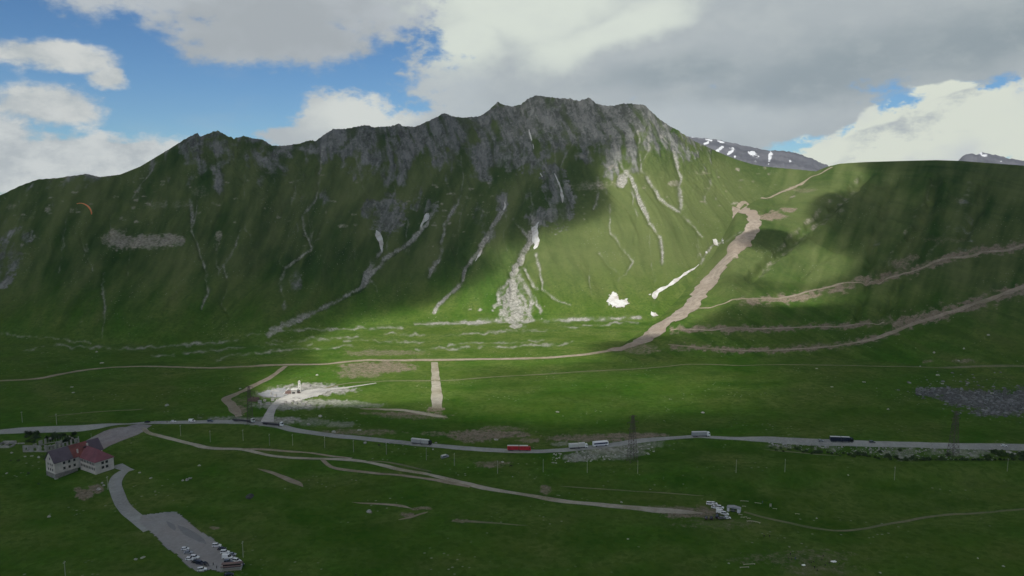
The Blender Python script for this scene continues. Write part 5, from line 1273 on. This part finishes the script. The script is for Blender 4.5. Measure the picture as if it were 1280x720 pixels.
for a_ in ((925.5,644,2.4,-.3,'short pale bench directly below the market tent'),(928,647.2,2.2,-.1,'short pale bench at the left of the pair behind the curved bench'),(932,647,1.8,-.1,'short pale bench at the right of the pair behind the curved bench'),(936,648.5,2.0,-.1,'small pale bench just above the curved bench'),
           (930.5,627,5,-.15,'long pale plank bench behind the market tent'),(930,633.5,2.4,-.2,'small pale bench right of the tent roof'),(947.5,629.5,4,-.4,'pale plank bench beside the standing person in blue'),(968.5,636.5,2.6,-.3,'small pale bench right of the upright board'),(996.6,643,2.6,-.2,'lone pale bench furthest right above the curving track'),
           (936.5,706,6.4,.12,'long pale board bench at the bottom, the upper of the pair'),(930.5,709.8,5,.1,'pale board bench at the bottom, the lower of the pair')): bench(*a_)
g_ = hit(942, 653.5); e = empty('curved_bench', tuple(g_), -.35, 'curved pale bench with a dark gap beneath it right of the meadow cars', 'bench')
cb = MB(); 
for k_ in range(7):
    a = -.9 + k_ * .3; cb.box((math.sin(a) * 4.2, math.cos(a) * 2.2 - 1.6, .75), (1.35, .7, .14), -a * .55)
cb.build('seat', M['wood'], e)
for k_ in range(0, 7, 2):
    a = -.9 + k_ * .3; MB().box((math.sin(a) * 4.2, math.cos(a) * 2.2 - 1.6, .3), (.12, .5, .8)).build('leg', M['wood'], e)
g_ = hit(963, 634.5); e = empty('notice_board', tuple(g_), 0, 'upright pale board standing on the meadow right of the tent', 'board')
for x in (-.5, .5): MB().bar((x, 0, -.2), (x, 0, 2.6), .1).build('post', M['wood'], e)
MB().box((0, -.07, 1.7), (1.3, .06, 1.8)).build('panel', M['wood'], e)
# paraglider wings bundled on the grass
def bundle(px, py, L, w_, label):
    g_ = hit(px, py); mb = MB(); n = 14; rings = []
    for i in range(n + 1):
        t_ = i / n; r_ = math.sin(math.pi * t_) ** .6
        rings.append([(L * (t_ - .5), w_ / 2 * r_ * math.cos(a) * (1 + .15 * math.sin(7 * t_ * 3)), max(.02, .5 * r_ * math.sin(a) * (1 + .25 * math.sin(11 * t_)))) for a in np.linspace(0, math.pi, 7)])
    vs = [p_ for r_ in rings for p_ in r_]; fs = [(i * 7 + j, i * 7 + j + 1, (i + 1) * 7 + j + 1, (i + 1) * 7 + j) for i in range(n) for j in range(6)]
    o = mb.add(vs, fs).build('folded_paraglider', M['white'], None, smooth=True); o.location = g_; tag(o, label, 'paraglider', 'paragliders laid on the grass')
bundle(1042, 702, 3.4, 1.8, 'larger white paraglider bundle lying right of the seated people'); bundle(1004.5, 706.5, 2.2, 1.3, 'smaller white paraglider bundle between the standing and the seated people')
# flying paraglider
a_, b_, c_ = ray(108, 258); tfl = 395 / b_; fc = np.array([a_ * tfl, 395, ZC + c_ * tfl])
pg = empty('paraglider', tuple(fc), 0, 'orange paraglider wing banking in the air before the dark left slope', 'paraglider')
pg.rotation_euler = (0, R(38), 0)
cn = MB(); n = 22; secs = []
Rw = 5.2
for i in range(n + 1):
    th = -1.0 + 2.0 * i / n; ch_ = 2.0 * math.cos(th * 1.25) ** .6 if abs(th * 1.25) < 1.5 else .4
    cx, cz = Rw * math.sin(th), Rw * math.cos(th) - Rw + .6
    secs.append([(cx + nx_ * hgt * math.sin(th), y * ch_, cz + nx_ * hgt * math.cos(th)) for (y, hgt, nx_) in ((-.5, .0, 1), (-.35, .22, 1), (.1, .20, 1), (.5, 0, 1), (.1, -.08, 1), (-.35, -.1, 1))])
vs = [p_ for r_ in secs for p_ in r_]; fs = [(i * 6 + j, i * 6 + (j + 1) % 6, (i + 1) * 6 + (j + 1) % 6, (i + 1) * 6 + j) for i in range(n) for j in range(6)] + [tuple(range(6)), tuple(range(n * 6, n * 6 + 6))]
cn.add(vs, fs).build('canopy', M['orange'], pg, smooth=True)
ln = MB()
for i in range(1, n, 4): ln.bar(secs[i][1], (0, 0, -6.0), .02, n=3)
ln.build('lines', M['wire'], pg)

# ---- people (body one skinned surface)
def person_mesh(pose):
    J = {'pelvis': (0, 0, .95, .15), 'waist': (0, 0, 1.12, .13), 'chest': (0, 0, 1.35, .16), 'neck': (0, 0, 1.52, .06), 'head': (0, .02, 1.60, .085), 'crown': (0, .01, 1.72, .085),
         'shl': (-.19, 0, 1.43, .065), 'ell': (-.26, .02, 1.15, .05), 'hal': (-.27, .10, .90, .035), 'shr': (.19, 0, 1.43, .065), 'elr': (.26, .02, 1.15, .05), 'har': (.27, .10, .90, .035),
         'hil': (-.10, 0, .88, .10), 'knl': (-.12, .03, .48, .07), 'anl': (-.12, -.02, .08, .045), 'tol': (-.13, .16, .04, .04), 'hir': (.10, 0, .88, .10), 'knr': (.12, .03, .48, .07), 'anr': (.12, -.02, .08, .045), 'tor': (.13, .16, .04, .04)}
    if pose == 'walk':
        J.update({'knl': (-.11, .20, .52, .07), 'anl': (-.11, .22, .10, .045), 'tol': (-.11, .38, .08, .04), 'knr': (.11, -.06, .48, .07), 'anr': (.11, -.34, .14, .045), 'tor': (.11, -.2, .05, .04), 'hal': (-.25, -.18, .95, .035), 'har': (.25, .26, 1.0, .035)})
    if pose == 'sit':
        dzz = -.78
        J = {k_: (x, y, z + dzz, r) for k_, (x, y, z, r) in J.items()}
        J.update({'knl': (-.16, .42, .42, .07), 'anl': (-.14, .58, .07, .045), 'tol': (-.14, .74, .05, .04), 'knr': (.16, .42, .42, .07), 'anr': (.14, .58, .07, .045), 'tor': (.14, .74, .05, .04), 'hal': (-.14, .36, .44, .035), 'har': (.14, .36, .44, .035), 'ell': (-.25, .16, .42, .05), 'elr': (.25, .16, .42, .05)})
    names = list(J); E = [('pelvis', 'waist'), ('waist', 'chest'), ('chest', 'neck'), ('neck', 'head'), ('head', 'crown'), ('chest', 'shl'), ('shl', 'ell'), ('ell', 'hal'), ('chest', 'shr'), ('shr', 'elr'), ('elr', 'har'),
         ('pelvis', 'hil'), ('hil', 'knl'), ('knl', 'anl'), ('anl', 'tol'), ('pelvis', 'hir'), ('hir', 'knr'), ('knr', 'anr'), ('anr', 'tor')]
    me = bpy.data.meshes.new('person_base'); me.from_pydata([J[n_][:3] for n_ in names], [(names.index(a), names.index(b)) for a, b in E], [])
    o = bpy.data.objects.new('person_base', me); COL.objects.link(o)
    mdf = o.modifiers.new('skin', 'SKIN'); sv = me.skin_vertices[0].data
    for i, n_ in enumerate(names): sv[i].radius = (J[n_][3], J[n_][3])
    sv[0].use_root = True
    o.modifiers.new('sub', 'SUBSURF').levels = 1
    dg = bpy.context.evaluated_depsgraph_get(); m2 = bpy.data.meshes.new_from_object(o.evaluated_get(dg)); bpy.data.objects.remove(o)
    m2.materials.clear(); m2.materials.append(M['coat']); m2.materials.append(M['skin'])
    zt_ = J['neck'][2]
    for pl in m2.polygons:
        c_ = pl.center; pl.use_smooth = True
        hd = c_.z > zt_ or min((c_ - Vector(J['hal'][:3])).length, (c_ - Vector(J['har'][:3])).length) < .07
        pl.material_index = 1 if hd else 0
    return m2, J
PM = {k_: person_mesh(k_) for k_ in ('stand', 'walk', 'sit')}
hairm = mat('dark_hair', (.02, .015, .012), .8)
def person(px, py, pose, rz, label, group=None, coat='coat', dz=0.0):
    g_ = hit(px, py); m_, J = PM[pose]
    if coat != 'coat': m_ = m_.copy(); m_.materials[0] = M[coat]
    o = bpy.data.objects.new('person', m_); COL.objects.link(o); o.location = (g_[0], g_[1], g_[2] + dz); o.rotation_euler = (0, 0, rz); o.scale = (1.08, 1.08, 1.08); tag(o, label, 'person', group)
    h = J['crown']; MB().ball((h[0], h[1] - .02, h[2] + .02), (.095, .11, .09)).build('hair', hairm, o, smooth=True)
    return o
GP = 'people on the meadow'
person(955, 672, 'stand', 2.6, 'person in dark clothes standing alone, left of the two on the open meadow', GP); person(962, 672, 'walk', 3.4, 'person in dark clothes walking, right of the two on the open meadow', GP)
person(953, 629.5, 'stand', 3, 'person in a blue jacket standing beside the plank bench behind the tent', GP, 'coatblue')
person(988, 694.5, 'stand', .5, 'person standing behind the other three at the far side of their group', GP); person(985.5, 700, 'stand', 1.5, 'person at the left front of the standing group of four', GP)
person(989.5, 700.5, 'stand', -1.5, 'person in the middle front of the standing group of four', GP); person(994, 700, 'stand', 2.4, 'person in a blue jacket at the right of the standing group of four', GP, 'coatblue')
person(1014.5, 703.5, 'sit', 1, 'person sitting leftmost in the loose circle of seated people', GP); person(1017, 703, 'sit', -1.2, 'person sitting close beside the leftmost seated one', GP); person(1027.5, 700, 'sit', 2, 'person sitting at the far side of the circle near the white bundle', GP)
person(1032, 707, 'sit', .4, 'person sitting in front of the larger white bundle', GP); person(1036.5, 704, 'sit', 3, 'person sitting right against the larger white bundle', GP); person(1018, 711, 'stand', .2, 'person standing nearest at the front of the seated circle', GP); person(1022, 713.5, 'sit', .8, 'person sitting lowest of all near the bottom edge', GP)
person(1049, 705.5, 'sit', 1.8, 'person sitting alone right of the larger white bundle', GP); person(1029.5, 695.5, 'sit', 1.8, 'person sitting furthest back above the circle', GP)
person(266.8, 708, 'walk', 1.4, 'person in dark clothes walking on the asphalt left of the kiosk', GP, dz=.34); person(271, 711.5, 'stand', 1.4, 'person in dark clothes standing at the lower edge of the lot by the kiosk', GP, dz=.1)
person(209, 529.3, 'walk', 0, 'person in dark clothes walking along the road left of the white hatchback', GP, dz=.3)
person(445, 721, 'stand', 0, 'person in dark clothes standing at the bottom edge left of centre', GP)

# ---- a dark cow and boulders
def cow(px, py, rz, label):
    g_ = hit(px, py)
    J = {'hip': (-.75, 0, 1.15, .30), 'mid': (0, 0, 1.05, .38), 'sho': (.65, 0, 1.12, .33), 'nek': (1.05, 0, 1.0, .17), 'hed': (1.35, 0, .60, .13), 'muz': (1.48, 0, .30, .08), 'tai': (-1.05, 0, 1.1, .04), 'ta2': (-1.1, 0, .5, .03)}
    E = [('mid', 'hip'), ('mid', 'sho'), ('sho', 'nek'), ('nek', 'hed'), ('hed', 'muz'), ('hip', 'tai'), ('tai', 'ta2')]
    for s_, sy in (('l', -1), ('r', 1)):
        J['hk' + s_] = (-.70, sy * .22, .75, .14); J['hh' + s_] = (-.88, sy * .22, .48, .07); J['hf' + s_] = (-.80, sy * .22, .05, .06); J['fk' + s_] = (.60, sy * .2, .55, .09); J['ff' + s_] = (.60, sy * .2, .05, .06)
        E += [('hip', 'hk' + s_), ('hk' + s_, 'hh' + s_), ('hh' + s_, 'hf' + s_), ('sho', 'fk' + s_), ('fk' + s_, 'ff' + s_)]
    names = list(J); me = bpy.data.meshes.new('cow'); me.from_pydata([J[n_][:3] for n_ in names], [(names.index(a), names.index(b)) for a, b in E], [])
    o = bpy.data.objects.new('cow', me); COL.objects.link(o); o.modifiers.new('skin', 'SKIN'); sv = me.skin_vertices[0].data
    for i, n_ in enumerate(names): sv[i].radius = (J[n_][3], J[n_][3])
    sv[1].use_root = True; o.modifiers.new('sub', 'SUBSURF').levels = 1
    dg = bpy.context.evaluated_depsgraph_get(); m2 = bpy.data.meshes.new_from_object(o.evaluated_get(dg)); o.modifiers.clear(); o.data = m2
    m2.materials.clear(); m2.materials.append(M['hide']); o.location = g_; o.rotation_euler = (0, 0, rz); tag(o, label, 'cow')
    for sy in (-1, 1): MB().bar((1.18, sy * .12, .85), (1.15, sy * .32, 1.0), .09, n=5, w2=.02).build('horn', M['wood'], o)
cow(638.7, 583.5, .3, 'black cow grazing in the grass below the red lorry')
cow(474, 557.5, 2.7, 'black cow grazing near the road left of the grey road train')
def rock_mesh(seed, name='boulder'):
    r_ = np.random.RandomState(seed); import bmesh
    bm = bmesh.new(); bmesh.ops.create_icosphere(bm, subdivisions=2, radius=1)
    k_ = r_.rand(3) * 6
    for v_ in bm.verts:
        c_ = v_.co; n_ = .25 * math.sin(c_.x * 2.3 + k_[0]) + .22 * math.sin(c_.y * 3.1 + k_[1]) + .18 * math.sin(c_.z * 3.7 + k_[2]) + .1 * r_.rand()
        v_.co = c_ * (1 + n_)
    me = bpy.data.meshes.new(name); bm.to_mesh(me); bm.free(); me.materials.append(M['rockm']); return me
RK = [rock_mesh(i) for i in range(4)]
def boulder(px, py, r, label, group=None, mt=None):
    g_ = hit(px, py); me = RK[rnd.randrange(4)]
    if mt: me = me.copy(); me.materials[0] = M[mt]
    o = bpy.data.objects.new('boulder', me); COL.objects.link(o); o.location = (g_[0], g_[1], g_[2] + r * .15); o.scale = (r * rnd.uniform(.8, 1.4), r, r * rnd.uniform(.5, .8)); o.rotation_euler = (0, 0, rnd.uniform(0, 6)); tag(o, label, 'boulder', group)
boulder(311, 621.5, 2.6, 'large dark wet-looking rock in the grass above the parking lot', None, 'rockd')
for (x, y, r) in ((130,607,.9),(124,612,1.2),(128,604,.8),(138,611,.7),(234,600,1.1),(238,598,.9),(228,601,.8),(249,582,1.0),(188,598,.8),(174,591,.8),(461,639.5,1.6),(40,570,.9),(48,572,1.2),(31,571,.8),(60,569,.8),(15,566,1),(8,592,.7),(86,591,1.0),(70,598.5,.9),(75,593,.8),
                  (545,553.5,.9),(620,549.5,1.2),(541,562,.7),(628,578,.8),(641,596,.4),(878,516,1.4),(697,515,1.2),(386,531,1.6),(400,521,1.5),(362,511,1.2),(417,540,1.4),(346,500,1.1),(449,538,1.3),(380,540,1.0),(352,488,1.0),(396,469,1.3),(300,486,1.0),(456,554,1.3),(487,554,.9),
                  (1178,480,1.0),(1080,478,1.2),(1172,469,1.6),(1168,441,1.2),(1150,458,1.0),(1205,436,1.2),(1236,419,1.4),(1198,451,1.0),(1040,484,1.0),(1110,512,1.0),(1021,461,1.0),(1261,566,1.6),(1268,568,1.5),(1275,566,1.3),(1240,492,1.2),
                  (208,507,1.6),(90,484,1.1),(121,440,1.3),(127,454,1.6),(91,491,1.0),(777,628,.7),(785,674,.5),(1028,560,.9),(1060,594,.6),(911,704,.5),(1254,708,.6),(1222,698,.5),(1274,722,.5),(1100,716,.5),(1021,648,.5),(178,697,1.0),(170,699,.8),(62,646,.8)):
    boulder(x, y, r, 'pale limestone boulder lying in the open grass', 'pale boulders strewn over the meadow')
# rubble field at the right : one mass of stones
def stones(name, pts, rmin, rmax, m_, label, cat):
    rs = np.random.RandomState(5); base_ = np.array([v_.co[:] for v_ in RK[0].vertices]); bf = np.array([p_.vertices[:] for p_ in RK[0].polygons]); Vs, Fs = [], []; n0 = 0
    for (x, y) in pts:
        g_ = hit(x, y); r = rmin + (rmax - rmin) * rs.rand() ** 2; a = rs.rand() * 6.28; R_ = np.array([[math.cos(a), -math.sin(a), 0], [math.sin(a), math.cos(a), 0], [0, 0, 1]])
        Vs.append(base_ * r * np.array([1 + rs.rand() * .5, 1, .7]) @ R_.T + g_); Fs.append(bf + n0); n0 += len(base_)
    o = mesh_arrays(name, np.vstack(Vs), np.vstack(Fs), m_, smooth=False); tag(o, label, cat, None, 'stuff')
rs = np.random.RandomState(3); pts = []
for (x, y, rx, ry, n_) in ((1175,490,30,4,60),(1215,498,38,9,150),(1258,502,36,12,190),(1288,500,26,14,80),(1245,514,36,5,60),(1155,486,12,3,20),(1200,480,70,12,50)):
    pts += [(x + rx * .6 * rs.randn(), y + ry * .6 * rs.randn()) for _ in range(n_)]
stones('rubble_field', pts, .5, 1.7, mat('grey_rubble', (.13, .135, .135), .95, noise_amt=.6, nscale=.15), 'field of dark grey boulders on the slope at the right edge', 'rubble')
pts = [(960 + 290 * rs.rand(), 0) for _ in range(330)]; pts = [(x, onroad(x) + 3 + (5 + min((x - 955) / 14, 10)) * rs.rand()) for x, _ in pts]
stones('embankment_stones', pts, .25, .8, mat('embankment_rock', (.26, .26, .25), .95, noise_amt=.3, nscale=.3), 'loose grey stones on the embankment below the road', 'rubble')
pts = [(690 + 130 * rs.rand(), 0) for _ in range(120)]; pts = [(x, onroad(x) + 4 + 14 * rs.rand() ** 1.3) for x, _ in pts]
stones('bank_stones', pts, .25, .9, M['rockm'], 'loose pale stones on the bank below the coach', 'rubble')
# ---- shrubs
def shrub_mesh(seed):
    r_ = random.Random(seed); lf = MB(); st = MB()
    for k_ in range(7): st.bar((r_.uniform(-.1, .1), r_.uniform(-.1, .1), -.2), (r_.uniform(-.6, .6), r_.uniform(-.6, .6), r_.uniform(.5, 1.1)), .07, n=4, w2=.02)
    for k_ in range(260):
        a = r_.uniform(0, 6.28); e_ = r_.uniform(0, 1.5); rr = r_.uniform(.45, 1.05) * (1 + .25 * math.sin(a * 3 + seed)); c_ = Vector((math.cos(a) * math.cos(e_) * rr, math.sin(a) * math.cos(e_) * rr, .25 + math.sin(e_) * rr * .95))
        u_ = Vector((r_.gauss(0, 1), r_.gauss(0, 1), r_.gauss(0, 1))).normalized() * .15; v_ = u_.orthogonal().normalized() * .11
        lf.add([c_ - u_ - v_, c_ + u_ - v_ * .4, c_ + u_ * 1.3 + v_, c_ - u_ * .6 + v_], [(0, 1, 2, 3)])
    return lf, st
SH = []
for i in range(3):
    lf, st = shrub_mesh(i); e = empty('shrub', (0, 0, 0), 0, '', 'shrub'); lf.build('foliage', M['leaf'], e); st.build('stems', M['stem'], e); SH.append(e)
spots = []
for x in np.arange(962, 1285, 5.0): spots.append((x + rs.rand() * 4, min(onroad(min(x, 1280)) + 10 + min((x - 955) / 22, 9.5) + rs.rand() * 4, 575.5), 1.0 + rs.rand() ** 2 * 1.5, 0))
for (x, y, r) in ((1244,567,3),(1252,570,3),(1265,572,2.6),(1277,571,3),(1235,573,2.4),(1100,566,1.5),(1125,564,1.6),(1015,560,1.4),(1185,570,2)): spots.append((x, y, r, 0))
for k_ in range(34): spots.append((28 + 66 * rs.rand(), 542 + 12 * rs.rand(), 1.2 + 1.4 * rs.rand(), 1))
for k_ in range(8): spots.append((5 + 90 * rs.rand(), 570 + 40 * rs.rand(), .7 + .8 * rs.rand(), 2))
us = set()
for (x, y, r, g__) in spots:
    i = rnd.randrange(3)
    o = SH[i] if i not in us else copy_tree(SH[i]); us.add(i)
    o.location = hit(x, y); o.scale = (r, r, r * rnd.uniform(.7, 1.1)); o.rotation_euler = (0, 0, rnd.uniform(0, 6))
    o['label'] = ('dark green shrub at the foot of the grey road embankment', 'dark green shrub growing on the bank around the roofless ruin', 'low green shrub in the rough grass left of the hotel')[g__]
    o['group'] = ('shrubs along the embankment', 'shrubs around the ruin', 'low shrubs left of the hotel')[g__]
